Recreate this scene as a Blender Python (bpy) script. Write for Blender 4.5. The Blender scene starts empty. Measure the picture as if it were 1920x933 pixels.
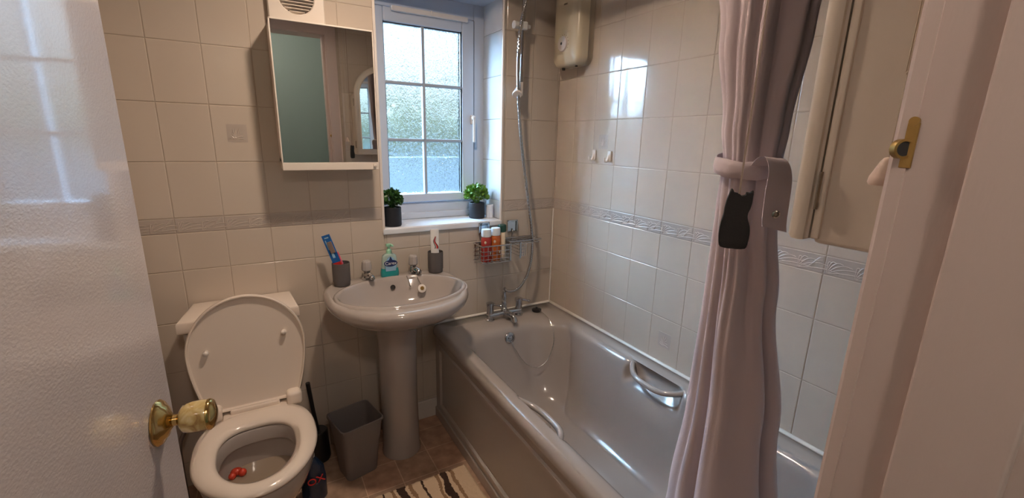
import bpy, bmesh, math, random
from mathutils import Vector, Matrix, noise
random.seed(7)
S = bpy.context.scene
COL = S.collection
PI = math.pi
V = Vector

# ------------------------------------------------------------------ camera
def camera():
    yaw, pitch, roll, f = 0.527, 0.242, -0.023, 827.9
    fw = V((math.sin(yaw)*math.cos(pitch), math.cos(yaw)*math.cos(pitch), -math.sin(pitch)))
    r = V((math.cos(yaw), -math.sin(yaw), 0))
    d = fw.cross(r)
    r2 = math.cos(roll)*r + math.sin(roll)*d
    d2 = -math.sin(roll)*r + math.cos(roll)*d
    cam = bpy.data.cameras.new('camera')
    o = bpy.data.objects.new('camera', cam)
    COL.objects.link(o)
    cam.sensor_fit = 'HORIZONTAL'
    cam.sensor_width = 36.0
    cam.lens = f*36.0/1920.0
    cam.clip_start = 0.02
    m = Matrix.Identity(4)
    for i in range(3):
        m[i][0] = r2[i]; m[i][1] = -d2[i]; m[i][2] = -fw[i]
    m[0][3], m[1][3], m[2][3] = 0.270, -1.979, 1.417
    o.matrix_world = m
    S.camera = o
camera()

# ------------------------------------------------------------------ world, light, exposure
LAMP = 520.0            # emission of the ceiling lamp's lens
HALL = 140.0
SKY = 2.0
S.view_settings.view_transform = 'Standard'
S.view_settings.look = 'None'
S.view_settings.gamma = 1.0
S.view_settings.use_curve_mapping = False
S.view_settings.exposure = 0.0
w = bpy.data.worlds.new('overcast_sky'); S.world = w
w.use_nodes = True
nt = w.node_tree
bg = nt.nodes['Background']
bg.inputs[0].default_value = (0.72, 0.88, 1.0, 1)
bg.inputs[1].default_value = SKY
# added wide sun lamp, up left of the window, boosts daylight indoors
sun = bpy.data.lights.new('daylight_boost', 'SUN'); sun.energy = 430.0; sun.angle = math.radians(70); sun.color = (0.50, 0.75, 1.0)
so = bpy.data.objects.new('daylight_boost', sun); COL.objects.link(so)
so.rotation_euler = V((0.60, -0.72, -0.42)).to_track_quat('-Z', 'Y').to_euler(); so.location = (-3, 4, 4)
S.cycles.use_denoising = True
S.cycles.max_bounces = 10
S.cycles.diffuse_bounces = 5
S.cycles.glossy_bounces = 6
S.cycles.transmission_bounces = 6
S.cycles.sample_clamp_indirect = 6.0
S.cycles.caustics_reflective = False
S.cycles.caustics_refractive = False

# ------------------------------------------------------------------ helpers
MATS = {}
def mat(name, col, rough=0.5, metal=0.0, var=0.0, vscale=8.0, bump=0.0, bscale=40.0, stretch=None, coat=0.0,
        trans=0.0, emit=None, ior=None, sheen=0.0):
    m = bpy.data.materials.new(name); m.use_nodes = True
    n = m.node_tree.nodes; l = m.node_tree.links
    b = n['Principled BSDF']
    b.inputs['Base Color'].default_value = (*col, 1)
    b.inputs['Roughness'].default_value = rough
    b.inputs['Metallic'].default_value = metal
    b.inputs['Coat Weight'].default_value = coat
    b.inputs['Coat Roughness'].default_value = 0.06
    b.inputs['Transmission Weight'].default_value = trans
    b.inputs['Sheen Weight'].default_value = sheen
    if ior: b.inputs['IOR'].default_value = ior
    if emit:
        b.inputs['Emission Color'].default_value = (*emit[:3], 1)
        b.inputs['Emission Strength'].default_value = emit[3]
    g = n.new('ShaderNodeNewGeometry')
    src = g.outputs['Position']
    if stretch:
        mp = n.new('ShaderNodeMapping'); mp.inputs['Scale'].default_value = stretch
        l.new(src, mp.inputs['Vector']); src = mp.outputs['Vector']
    if var > 0:
        t = n.new('ShaderNodeTexNoise'); t.inputs['Scale'].default_value = vscale; t.inputs['Detail'].default_value = 4
        l.new(src, t.inputs['Vector'])
        mx = n.new('ShaderNodeMix'); mx.data_type = 'RGBA'
        mx.inputs[6].default_value = (*[c*(1-var) for c in col], 1)
        mx.inputs[7].default_value = (*[min(1, c*(1+var)) for c in col], 1)
        l.new(t.outputs['Fac'], mx.inputs[0]); l.new(mx.outputs[2], b.inputs['Base Color'])
    if bump > 0:
        t = n.new('ShaderNodeTexNoise'); t.inputs['Scale'].default_value = bscale; t.inputs['Detail'].default_value = 3
        l.new(src, t.inputs['Vector'])
        bp = n.new('ShaderNodeBump'); bp.inputs['Strength'].default_value = bump; bp.inputs['Distance'].default_value = 0.002
        l.new(t.outputs['Fac'], bp.inputs['Height']); l.new(bp.outputs['Normal'], b.inputs['Normal'])
    MATS[name] = m
    return m

class MB:
    """collects shapes for ONE mesh object (several materials allowed)"""
    def __init__(s): s.v = []; s.f = []; s.m = []; s.cur = 0
    def add(s, vs, fs):
        o = len(s.v); s.v += [tuple(v) for v in vs]
        for f in fs: s.f.append(tuple(o+i for i in f)); s.m.append(s.cur)
    def bm(s, b):
        b.verts.index_update()
        s.add([v.co for v in b.verts], [[v.index for v in f.verts] for f in b.faces]); b.free()
    def box(s, a, b_, bev=0.0, seg=2, M=None):
        b = bmesh.new()
        bmesh.ops.create_cube(b, size=1)
        c = (V(a)+V(b_))/2; d = V(b_)-V(a)
        for v in b.verts: v.co = V((v.co.x*d.x, v.co.y*d.y, v.co.z*d.z)) + c
        if bev > 0:
            bmesh.ops.bevel(b, geom=list(b.edges), offset=min(bev, 0.49*min(abs(d.x), abs(d.y), abs(d.z))), segments=seg, affect='EDGES', profile=0.5)
        if M is not None: bmesh.ops.transform(b, matrix=M, verts=b.verts)
        s.bm(b); return s
    def loft(s, rings, cap0=False, cap1=False, closed=True):
        n = len(rings[0]); vs = [p for r in rings for p in r]; fs = []
        for i in range(len(rings)-1):
            for j in range(n if closed else n-1):
                k = (j+1) % n
                fs.append((i*n+j, i*n+k, (i+1)*n+k, (i+1)*n+j))
        if cap0: fs.append(tuple(reversed(range(n))))
        if cap1: fs.append(tuple((len(rings)-1)*n+j for j in range(n)))
        s.add(vs, fs); return s
    def lathe(s, prof, org=(0, 0, 0), axis=(0, 0, 1), n=28, sx=1, sy=1):
        q = V((0, 0, 1)).rotation_difference(V(axis).normalized())
        rings = []
        for r, z in prof:
            rings.append([q @ V((max(r, 1e-5)*sx*math.cos(2*PI*j/n), max(r, 1e-5)*sy*math.sin(2*PI*j/n), z)) + V(org) for j in range(n)])
        return s.loft(rings, prof[0][0] > 1e-4, prof[-1][0] > 1e-4)
    def tube(s, pts, r, n=10, cap=True, closed=False):
        pts = [V(p) for p in pts]; N = len(pts); rings = []
        up = None
        for i, p in enumerate(pts):
            if closed: t = pts[(i+1) % N]-pts[i-1]
            else: t = pts[min(i+1, N-1)]-pts[max(i-1, 0)]
            t.normalize()
            if up is None:
                up = V((0, 0, 1)) if abs(t.z) < 0.9 else V((1, 0, 0))
            x = (up - t*up.dot(t))
            if x.length < 1e-5: x = V((0, 1, 0)) - t*t.y
            x.normalize(); y = t.cross(x); up = x
            rr = r[i] if isinstance(r, (list, tuple)) else r
            rings.append([p + x*rr*math.cos(2*PI*j/n) + y*rr*math.sin(2*PI*j/n) for j in range(n)])
        if closed: rings.append(rings[0]); cap = False
        return s.loft(rings, cap, cap)
    def prism(s, pts, vec, bev=0.0, seg=2):
        """polygon extruded along vec"""
        vec = V(vec); n = len(pts)
        b = bmesh.new()
        a = [b.verts.new(V(p)) for p in pts]; c = [b.verts.new(V(p)+vec) for p in pts]
        f0 = b.faces.new(list(reversed(a))); f1 = b.faces.new(c)
        for i in range(n): b.faces.new((a[i], a[(i+1) % n], c[(i+1) % n], c[i]))
        if bev > 0:
            es = list(f0.edges)+list(f1.edges)
            bmesh.ops.bevel(b, geom=es, offset=bev, segments=seg, affect='EDGES', profile=0.5)
        bmesh.ops.recalc_face_normals(b, faces=b.faces)
        s.bm(b); return s
    def ball(s, c, r, n=14, sc=(1, 1, 1)):
        prof = [(math.sin(PI*i/n)*r, -math.cos(PI*i/n)*r) for i in range(n+1)]
        rings = [[V((a*math.cos(2*PI*j/(2*n))*sc[0], a*math.sin(2*PI*j/(2*n))*sc[1], z*sc[2]))+V(c) for j in range(2*n)] for a, z in prof]
        return s.loft(rings)
    def build(s, name, mats, parent=None, smooth=45, recalc=True):
        me = bpy.data.meshes.new(name)
        me.from_pydata(s.v, [], s.f)
        ms = mats if isinstance(mats, (list, tuple)) else [mats]
        for m in ms: me.materials.append(MATS[m] if isinstance(m, str) else m)
        for p, i in zip(me.polygons, s.m): p.material_index = i
        if recalc:
            b = bmesh.new(); b.from_mesh(me)
            bmesh.ops.remove_doubles(b, verts=b.verts, dist=1e-6)
            bmesh.ops.recalc_face_normals(b, faces=b.faces)
            b.to_mesh(me); b.free()
        me.shade_smooth()
        if smooth < 180: me.set_sharp_from_angle(angle=math.radians(smooth))
        o = bpy.data.objects.new(name, me); COL.objects.link(o)
        if 10 < smooth <= 45:
            wn = o.modifiers.new('weighted_normals', 'WEIGHTED_NORMAL'); wn.keep_sharp = True; wn.weight = 90
        if parent is not None:
            o.parent = parent
            base = V((0, 0, 0)); q = parent
            while q is not None: base += q.location; q = q.parent
            me.transform(Matrix.Translation(-base))
        return o

def tag(o, label=None, cat=None, group=None, kind=None):
    if label: o['label'] = label
    if cat: o['category'] = cat
    if group: o['group'] = group
    if kind: o['kind'] = kind
    return o
def thing(name, loc, label, cat, group=None, kind=None):
    o = bpy.data.objects.new(name, None); COL.objects.link(o); o.location = loc
    o.empty_display_size = 0.05
    return tag(o, label, cat, group, kind)
def struct(o, label=None): o['kind'] = 'structure'; 
def spline(pts, k=8, closed=False):
    pts = [V(p) for p in pts]; out = []; N = len(pts)
    for i in range(N if closed else N-1):
        if closed: p0, p1, p2, p3 = pts[i-1], pts[i], pts[(i+1) % N], pts[(i+2) % N]
        else: p0, p1, p2, p3 = pts[max(i-1, 0)], pts[i], pts[i+1], pts[min(i+2, N-1)]
        for j in range(k):
            t = j/k
            out.append(0.5*((2*p1)+(p2-p0)*t+(2*p0-5*p1+4*p2-p3)*t*t+(3*p1-p0-3*p2+p3)*t**3))
    if not closed: out.append(pts[-1])
    return out
def arc(c, r, a0, a1, n, ax='xz'):
    o = []
    for i in range(n+1):
        a = math.radians(a0+(a1-a0)*i/n); u, v = r*math.cos(a), r*math.sin(a)
        o.append(V(c)+(V((u, 0, v)) if ax == 'xz' else V((u, v, 0)) if ax == 'xy' else V((0, u, v))))
    return o
def lerp(a, b, t): return a+(b-a)*t
def interp(tab, z):
    """piecewise linear table [(z, values...)] sorted by z"""
    if z <= tab[0][0]: return tab[0][1:]
    for a, b in zip(tab, tab[1:]):
        if z <= b[0]:
            t = (z-a[0])/(b[0]-a[0]); t = t*t*(3-2*t)
            return [lerp(p, q, t) for p, q in zip(a[1:], b[1:])]
    return tab[-1][1:]

# ------------------------------------------------------------------ materials
mat('tile', (0.585, 0.51, 0.435), 0.10, var=0.035, vscale=5, bump=0.05, bscale=14, coat=0.3)
mat('border_tile', (0.47, 0.41, 0.365), 0.28, var=0.05, vscale=20)
mat('border_leaf', (0.52, 0.455, 0.405), 0.3)
mat('grout', (0.47, 0.395, 0.32), 0.8, var=0.12, vscale=30)
mat('sealant', (0.80, 0.76, 0.70), 0.35)
mat('ceiling_paint', (0.80, 0.78, 0.74), 0.8)
mat('hall_green', (0.37, 0.49, 0.49), 0.7, var=0.03, vscale=3)
mat('hall_floor', (0.25, 0.2, 0.16), 0.8)
mat('gloss_paint', (0.80, 0.725, 0.72), 0.13, bump=0.30, bscale=220, coat=1.0, stretch=(1, 1, 1.4))
mat('frame_paint', (0.66, 0.54, 0.50), 0.38, bump=0.35, bscale=90, stretch=(1, 1, 0.2))
MATS['gloss_paint'].node_tree.nodes['Principled BSDF'].inputs['IOR'].default_value = 1.7
MATS['gloss_paint'].node_tree.nodes['Principled BSDF'].inputs['Coat IOR'].default_value = 1.7
mat('sill_white', (0.80, 0.84, 0.90), 0.25)
mat('reveal_white', (0.72, 0.75, 0.78), 0.12, coat=0.3)
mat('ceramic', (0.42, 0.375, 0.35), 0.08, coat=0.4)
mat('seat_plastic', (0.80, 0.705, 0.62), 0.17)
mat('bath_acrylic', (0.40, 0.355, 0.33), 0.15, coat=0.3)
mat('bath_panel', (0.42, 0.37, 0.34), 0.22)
mat('upvc', (0.60, 0.66, 0.76), 0.22)
mat('upvc_backlit', (0.40, 0.45, 0.52), 0.25)  # white glazing bars, their backlit shade put into the colour
mat('seal_black', (0.03, 0.035, 0.04), 0.5)
mat('mirror', (0.86, 0.88, 0.86), 0.01, 1.0)
mat('cabinet_white', (0.76, 0.69, 0.62), 0.3)
mat('cabinet_cream', (0.73, 0.655, 0.565), 0.33, bump=0.06, bscale=30)
mat('hinge_metal', (0.25, 0.2, 0.15), 0.4, 0.8)
mat('chrome', (0.62, 0.62, 0.63), 0.06, 1.0)
mat('chrome_dull', (0.62, 0.61, 0.60), 0.22, 1.0)
mat('brass', (0.62, 0.43, 0.16), 0.14, 1.0, var=0.15, vscale=25)
mat('brass_old', (0.46, 0.30, 0.10), 0.35, 0.9, var=0.3, vscale=60)
mat('black_hole', (0.012, 0.01, 0.01), 0.6)
mat('acrylic_knob', (0.43, 0.395, 0.375), 0.18)
mat('cup_grey', (0.105, 0.095, 0.095), 0.55)
mat('bin_grey', (0.20, 0.175, 0.17), 0.45)
mat('black_plastic', (0.010, 0.010, 0.011), 0.4)
mat('pot_black', (0.012, 0.014, 0.02), 0.6)
mat('soil', (0.03, 0.02, 0.012), 0.9)
mat('leaf_dark', (0.035, 0.115, 0.022), 0.45, var=0.6, vscale=70)
mat('leaf_light', (0.115, 0.24, 0.025), 0.45, var=0.65, vscale=60)
mat('candle_white', (0.75, 0.78, 0.84), 0.4)
mat('heater_cream', (0.70, 0.61, 0.45), 0.2, coat=0.3)
mat('heater_side', (0.56, 0.48, 0.37), 0.35)
mat('dial_white', (0.66, 0.58, 0.54), 0.35)
mat('dial_mark', (0.30, 0.20, 0.12), 0.5)
mat('white_plastic', (0.78, 0.72, 0.67), 0.25)
mat('clear_plastic', (0.72, 0.70, 0.68), 0.12)
mat('pull_pink', (0.72, 0.57, 0.48), 0.4)
mat('cord_cream', (0.55, 0.46, 0.36), 0.8)
mat('cord_brown', (0.30, 0.23, 0.19), 0.8)
mat('cat_black', (0.009, 0.008, 0.008), 0.9, bump=0.15, bscale=300)
mat('curtain_cloth', (0.63, 0.53, 0.56), 0.75, bump=0.12, bscale=900, sheen=0.25)
mat('eyelet', (0.6, 0.55, 0.5), 0.2, 1.0)
mat('card_blue', (0.02, 0.13, 0.42), 0.25, var=0.3, vscale=60)
mat('print_white', (0.80, 0.80, 0.80), 0.35)
mat('print_red', (0.62, 0.03, 0.03), 0.35)
mat('print_pink', (0.75, 0.15, 0.25), 0.3)
mat('print_dark', (0.03, 0.02, 0.03), 0.4)
mat('print_navy', (0.015, 0.03, 0.13), 0.3)
mat('print_sky', (0.30, 0.52, 0.72), 0.35)
mat('soap_teal', (0.02, 0.33, 0.34), 0.08, coat=0.6)
mat('soap_clear', (0.42, 0.56, 0.52), 0.08, coat=0.6)
mat('pump_green', (0.30, 0.60, 0.42), 0.3)
mat('bottle_red', (0.42, 0.045, 0.035), 0.2, var=0.3, vscale=60)
mat('bottle_orange', (0.52, 0.13, 0.03), 0.2, var=0.35, vscale=60)
mat('bottle_cream', (0.78, 0.68, 0.52), 0.35)
mat('cap_white', (0.72, 0.78, 0.85), 0.3)
mat('cap_green', (0.015, 0.06, 0.045), 0.35)
mat('bleach_blue', (0.006, 0.02, 0.05), 0.2, coat=0.4)
mat('freshener', (0.62, 0.06, 0.03), 0.25, var=0.5, vscale=50)
mat('pipe_grey', (0.22, 0.17, 0.15), 0.35)
mat('paint_white', (0.70, 0.66, 0.62), 0.4)
mat('garden_render', (0.22, 0.29, 0.37), 0.9, var=0.1, vscale=2)
mat('garden_ground', (0.035, 0.037, 0.04), 0.95, var=0.2, vscale=2)
mat('hedge_leaf', (0.085, 0.09, 0.045), 0.8, var=0.7, vscale=3)
mat('bulb_glass', (1, 0.9, 0.8), 0.4, emit=(1.0, 0.785, 0.61, LAMP))
mat('hall_glass', (1, 0.9, 0.8), 0.4, emit=(1.0, 0.82, 0.69, HALL))

def floor_material():
    m = bpy.data.materials.new('vinyl_tile'); m.use_nodes = True
    n = m.node_tree.nodes; l = m.node_tree.links; b = n['Principled BSDF']
    g = n.new('ShaderNodeNewGeometry')
    mp = n.new('ShaderNodeMapping'); mp.vector_type = 'POINT'
    mp.inputs['Location'].default_value = (-0.838, 0.25, 0)
    l.new(g.outputs['Position'], mp.inputs['Vector'])
    br = n.new('ShaderNodeTexBrick')
    br.offset = 0.0; br.squash = 1.0
    br.inputs['Scale'].default_value = 1.0
    br.inputs['Brick Width'].default_value = 0.15; br.inputs['Row Height'].default_value = 0.15
    br.inputs['Mortar Size'].default_value = 0.0022; br.inputs['Mortar Smooth'].default_value = 0.3
    br.inputs['Color1'].default_value = (0.50, 0.305, 0.21, 1)
    br.inputs['Color2'].default_value = (0.40, 0.27, 0.19, 1)
    br.inputs['Mortar'].default_value = (0.66, 0.47, 0.34, 1)
    l.new(mp.outputs['Vector'], br.inputs['Vector'])
    t = n.new('ShaderNodeTexNoise'); t.inputs['Scale'].default_value = 22; t.inputs['Detail'].default_value = 6
    l.new(g.outputs['Position'], t.inputs['Vector'])
    mr = n.new('ShaderNodeMapRange'); mr.inputs['To Min'].default_value = 0.45; mr.inputs['To Max'].default_value = 1.55
    l.new(t.outputs['Fac'], mr.inputs['Value'])
    mx = n.new('ShaderNodeMix'); mx.data_type = 'RGBA'; mx.blend_type = 'MULTIPLY'; mx.inputs[0].default_value = 1
    l.new(br.outputs['Color'], mx.inputs[6]); l.new(mr.outputs[0], mx.inputs[7])
    l.new(mx.outputs[2], b.inputs['Base Color'])
    b.inputs['Roughness'].default_value = 0.38
    MATS['vinyl'] = m
floor_material()

def mat_material():
    m = bpy.data.materials.new('striped_pile'); m.use_nodes = True
    n = m.node_tree.nodes; l = m.node_tree.links; b = n['Principled BSDF']
    g = n.new('ShaderNodeNewGeometry')
    sx = n.new('ShaderNodeSeparateXYZ'); l.new(g.outputs['Position'], sx.inputs[0])
    t = n.new('ShaderNodeTexNoise'); t.inputs['Scale'].default_value = 9; t.inputs['Detail'].default_value = 2
    l.new(g.outputs['Position'], t.inputs['Vector'])
    t2 = n.new('ShaderNodeTexNoise'); t2.inputs['Scale'].default_value = 120; t2.inputs['Detail'].default_value = 2
    l.new(g.outputs['Position'], t2.inputs['Vector'])
    a = n.new('ShaderNodeMath'); a.operation = 'MULTIPLY_ADD'; a.inputs[1].default_value = 0.050
    l.new(t.outputs['Fac'], a.inputs[0]); l.new(sx.outputs['X'], a.inputs[2])
    a2 = n.new('ShaderNodeMath'); a2.operation = 'MULTIPLY_ADD'; a2.inputs[1].default_value = 0.012
    l.new(t2.outputs['Fac'], a2.inputs[0]); l.new(a.outputs[0], a2.inputs[2])
    mr = n.new('ShaderNodeMapRange'); mr.inputs['From Min'].default_value = 0.44+0.03; mr.inputs['From Max'].default_value = 0.98+0.03
    l.new(a2.outputs[0], mr.inputs['Value'])
    cr = n.new('ShaderNodeValToRGB'); cr.color_ramp.interpolation = 'CONSTANT'
    cream, tan, dark = (0.66, 0.50, 0.35, 1), (0.30, 0.18, 0.10, 1), (0.045, 0.022, 0.014, 1)
    X = lambda x: (x-0.44)/0.54
    stops = [(0, cream), (.475, tan), (.487, cream), (.525, dark), (.552, cream), (.592, dark), (.600, cream), (.628, tan), (.642, cream), (.652, dark), (.680, cream), (.690, tan), (.705, cream), (.742, dark), (.752, cream), (.800, tan), (.815, cream), (.822, dark), (.852, cream), (.870, tan), (.885, cream)]
    e = cr.color_ramp.elements
    e[0].position = 0; e[0].color = cream
    e[1].position = X(.475); e[1].color = tan
    for x, c in stops[2:]:
        q = e.new(X(x)); q.color = c
    l.new(mr.outputs[0], cr.inputs[0]); l.new(cr.outputs[0], b.inputs['Base Color'])
    b.inputs['Roughness'].default_value = 0.95
    t3 = n.new('ShaderNodeTexNoise'); t3.inputs['Scale'].default_value = 260; l.new(g.outputs['Position'], t3.inputs['Vector'])
    bp = n.new('ShaderNodeBump'); bp.inputs['Strength'].default_value = 0.8; bp.inputs['Distance'].default_value = 0.004
    l.new(t3.outputs['Fac'], bp.inputs['Height']); l.new(bp.outputs['Normal'], b.inputs['Normal'])
    MATS['mat_pile'] = m
mat_material()

def onyx():
    m = mat('onyx', (0.55, 0.38, 0.17), 0.12, coat=0.6)
    n = m.node_tree.nodes; l = m.node_tree.links
    g = n.new('ShaderNodeNewGeometry'); t = n.new('ShaderNodeTexNoise')
    t.inputs['Scale'].default_value = 42; t.inputs['Detail'].default_value = 5; t.inputs['Distortion'].default_value = 1.2
    l.new(g.outputs['Position'], t.inputs['Vector'])
    c = n.new('ShaderNodeValToRGB'); e = c.color_ramp.elements
    e[0].position = 0.3; e[0].color = (0.22, 0.10, 0.03, 1); e[1].position = 0.7; e[1].color = (0.70, 0.58, 0.32, 1)
    q = e.new(0.48); q.color = (0.50, 0.36, 0.13, 1)
    l.new(t.outputs['Fac'], c.inputs[0]); l.new(c.outputs[0], n['Principled BSDF'].inputs['Base Color'])
onyx()

def frosted():
    m = bpy.data.materials.new('obscure_glass'); m.use_nodes = True
    n = m.node_tree.nodes; l = m.node_tree.links
    n.remove(n['Principled BSDF']); out = n['Material Output']
    g = n.new('ShaderNodeNewGeometry')
    mp = n.new('ShaderNodeMapping'); mp.inputs['Scale'].default_value = (1, 1, 0.62)
    l.new(g.outputs['Position'], mp.inputs['Vector'])
    vo = n.new('ShaderNodeTexNoise'); vo.inputs['Scale'].default_value = 75; vo.inputs['Detail'].default_value = 2.5; vo.inputs['Distortion'].default_value = 1.5
    l.new(mp.outputs['Vector'], vo.inputs['Vector'])
    bp = n.new('ShaderNodeBump'); bp.inputs['Strength'].default_value = 1.0; bp.inputs['Distance'].default_value = 0.010
    l.new(vo.outputs['Fac'], bp.inputs['Height'])
    rf = n.new('ShaderNodeBsdfRefraction'); rf.inputs['IOR'].default_value = 1.22; rf.inputs['Roughness'].default_value = 0.02
    rf.inputs['Color'].default_value = (0.93, 0.97, 1, 1)
    l.new(bp.outputs['Normal'], rf.inputs['Normal'])
    tr = n.new('ShaderNodeBsdfTransparent'); tr.inputs['Color'].default_value = (0.93, 0.97, 1, 1)
    tl = n.new('ShaderNodeBsdfTranslucent'); tl.inputs['Color'].default_value = (0.9, 0.95, 1, 1)
    gl = n.new('ShaderNodeBsdfGlossy'); gl.inputs['Roughness'].default_value = 0.15
    l.new(bp.outputs['Normal'], gl.inputs['Normal'])
    m1 = n.new('ShaderNodeMixShader'); m1.inputs[0].default_value = 0.32
    l.new(rf.outputs[0], m1.inputs[1]); l.new(tr.outputs[0], m1.inputs[2])
    m2 = n.new('ShaderNodeMixShader'); m2.inputs[0].default_value = 0.0
    l.new(m1.outputs[0], m2.inputs[1]); l.new(tl.outputs[0], m2.inputs[2])
    m3 = n.new('ShaderNodeMixShader'); m3.inputs[0].default_value = 0.04
    l.new(m2.outputs[0], m3.inputs[1]); l.new(gl.outputs[0], m3.inputs[2])
    l.new(m3.outputs[0], out.inputs['Surface'])
    MATS['obscure_glass'] = m
frosted()

# ------------------------------------------------------------------ room numbers (metres; far wall y=0, floor z=0)
XR, XL, YB, ZC = 1.681, -0.16, -1.805, 2.36
TW, TH = 0.152, 0.2013
L4 = 1.113; L5 = L4-0.0553; L6 = L5-0.1424
WX0, WX1, WZ0, WZ1 = 0.751, 1.345, 1.018, 2.06      # window opening
rows = []
for k in range(7): rows.append((L4+k*TH, L4+(k+1)*TH, 't'))
rows.append((L5, L4, 'b')); rows.append((L6, L5, 't'))
for k in range(5): rows.append((L6-(k+1)*TH, L6-k*TH, 't'))
G = 0.0009
def minus(r, h):
    """rectangle minus rectangle"""
    x0, x1, z0, z1 = r; a0, a1, b0, b1 = h
    if x1 <= a0 or x0 >= a1 or z1 <= b0 or z0 >= b1: return [r]
    out = []
    if x0 < a0: out.append((x0, a0, z0, z1))
    if x1 > a1: out.append((a1, x1, z0, z1))
    xa, xb = max(x0, a0), min(x1, a1)
    if z0 < b0: out.append((xa, xb, z0, b0))
    if z1 > b1: out.append((xa, xb, b1, z1))
    return out
def swirl(mb, P, w, h, seed):
    """acanthus leaf strokes raised on a tile, w x h around the middle; P maps (u, v, out)"""
    rnd = random.Random(seed)
    def stroke(pts, wd):
        pts = spline([V((a, b, 0)) for a, b in pts], 6)
        n = len(pts); vs = []; fs = []
        for i, p in enumerate(pts):
            t = pts[min(i+1, n-1)]-pts[max(i-1, 0)]; t.normalize(); q = V((-t.y, t.x, 0))
            ww = wd*math.sin(PI*(0.08+0.9*i/(n-1)))
            for a, d in ((-ww, 0.0002), (0, 0.0013), (ww, 0.0002)): vs.append(P(p.x+q.x*a, p.y+q.y*a, d))
        for i in range(n-1):
            for j in (0, 1): fs.append((i*3+j, i*3+j+1, i*3+j+4, i*3+j+3))
        mb.add(vs, fs)
    if w > 2*h:       # running border
        for bx, sg, n in ((-.46*w, 1, 6), (.02*w, 1, 5)):
            for k in range(n):
                t = k/(n-1); a = math.radians(82-74*t); L = (.42+.30*t)*h*1.25; xs = 1.0+1.1*t
                ex, ey = bx+xs*L*math.cos(a)+.05*w*t, -.38*h+min(.78*h, L*math.sin(a)*1.15)
                stroke([(bx+.03*w*t, -.40*h), (lerp(bx, ex, .35)+.0*w, lerp(-.38*h, ey, .62)), (lerp(bx, ex, .72), lerp(-.38*h, ey, .95)), (ex+.03*w, ey-.05*h)], .040*h)
        for k in range(4):
            t = k/3
            stroke([(.47*w, (.40-.2*t)*h), ((.40-.05*t)*w, (.30-.22*t)*h), ((.33-.07*t)*w, (.05-.2*t)*h), ((.30-.1*t)*w, (-.25-.12*t)*h)], .036*h)
    else:             # fan of leaves
        for k in range(7):
            a = math.radians(165-25*k+rnd.uniform(-4, 4)); L = .40*w*(1.1 if k in (2, 3, 4) else .85)
            bx, by = -.02*w, -.30*h
            stroke([(bx, by), (bx+.5*L*math.cos(a+.25), by+.6*L*abs(math.sin(a+.25))), (bx+L*math.cos(a), by+1.5*L*abs(math.sin(a)))], .045*w)
        stroke([(-.38*w, -.30*h), (-.15*w, -.40*h), (.1*w, -.34*h), (.38*w, -.40*h)], .03*w)
def tiled(mb, P, u0, u1, z0, z1, phase, hole=None, seed=1, inset=None, leaves=(0, 9)):
    """tiles on one wall; P(u, z, out) -> world"""
    rnd = random.Random(seed)
    k0 = math.floor((u0-phase)/TW); k1 = math.ceil((u1-phase)/TW)
    for (a, b, kind) in rows:
        for k in range(k0, k1):
            r = (max(u0, phase+k*TW), min(u1, phase+(k+1)*TW), max(a, z0), min(b, z1))
            if r[1]-r[0] < 0.006 or r[3]-r[2] < 0.006: continue
            tu, tz = rnd.gauss(0, 0.0012), rnd.gauss(0, 0.0012)
            cu, cz = (r[0]+r[1])/2, (r[2]+r[3])/2
            for q in (minus(r, hole) if hole else [r]):
                x0, x1, y0, y1 = q[0]+G, q[1]-G, q[2]+G, q[3]-G
                if x1-x0 < 0.004 or y1-y0 < 0.004: continue
                e = 0.0022
                D = lambda u, v: 0.0015+tu*(u-cu)+tz*(v-cz)
                vs = []
                for (i, d) in ((0, 0.0004), (e*0.4, -0.0005), (e, 0)):
                    for (u, v) in ((x0+i, y0+i), (x1-i, y0+i), (x1-i, y1-i), (x0+i, y1-i)):
                        vs.append(P(u, v, d if i == 0 else D(u, v)+d))
                fs = [(8, 9, 10, 11)]
                for L in (0, 4):
                    for j in range(4): fs.append((L+j, L+(j+1) % 4, L+4+(j+1) % 4, L+4+j))
                mb.cur = 2 if kind == 'b' else 1
                mb.add(vs, fs)
                if kind == 'b' and q == r and r[1]-r[0] > 0.05:
                    mb.cur = 3
                    swirl(mb, lambda u, v, d, cu=cu, cz=cz: P(cu+u, cz+v, 0.0016+d), min(TW, r[1]-r[0])*0.98, 0.0553, seed*100+k)
    for (cu, cz) in (inset or []):
        w = 0.064
        mb.cur = 2
        vs = [P(cu+a*w/2, cz+b*w/2, 0.0012+d) for d, s_ in ((0, 1), (0.0008, 1)) for a, b in ((-1, -1), (1, -1), (1, 1), (-1, 1))]
        mb.add(vs, [(4, 5, 6, 7)]+[(j, (j+1) % 4, 4+(j+1) % 4, 4+j) for j in range(4)])
        mb.cur = 3
        swirl(mb, lambda u, v, d: P(cu+u, cz+v, 0.0021+d), w*0.9, w*0.9, 5)
    mb.cur = 0

# ------------------------------------------------------------------ structure
fl = MB().box((XL, YB-0.14, -0.05), (XR, 0.0, 0.0)).build('floor', 'vinyl', smooth=30); tag(fl, kind='structure')
ce = MB().box((XL-.1, YB, ZC), (XR+.1, 0.1, ZC+.06)).build('ceiling', 'ceiling_paint'); tag(ce, kind='structure')

mb = MB(); TK = 0.27
for a, b in (((XL-.1, 0, 0), (WX0, TK, ZC)), ((WX1, 0, 0), (XR+.1, TK, ZC)), ((WX0, 0, 0), (WX1, TK, WZ0-.012)), ((WX0, 0, WZ1), (WX1, TK, ZC))):
    mb.box(a, b)
tiled(mb, lambda u, z, d: V((u, -d, z)), XL, XR, 0.0, ZC, 0.0, hole=(WX0, WX1, WZ0, WZ1), seed=3, inset=[(0.229, 1.418)])
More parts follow.
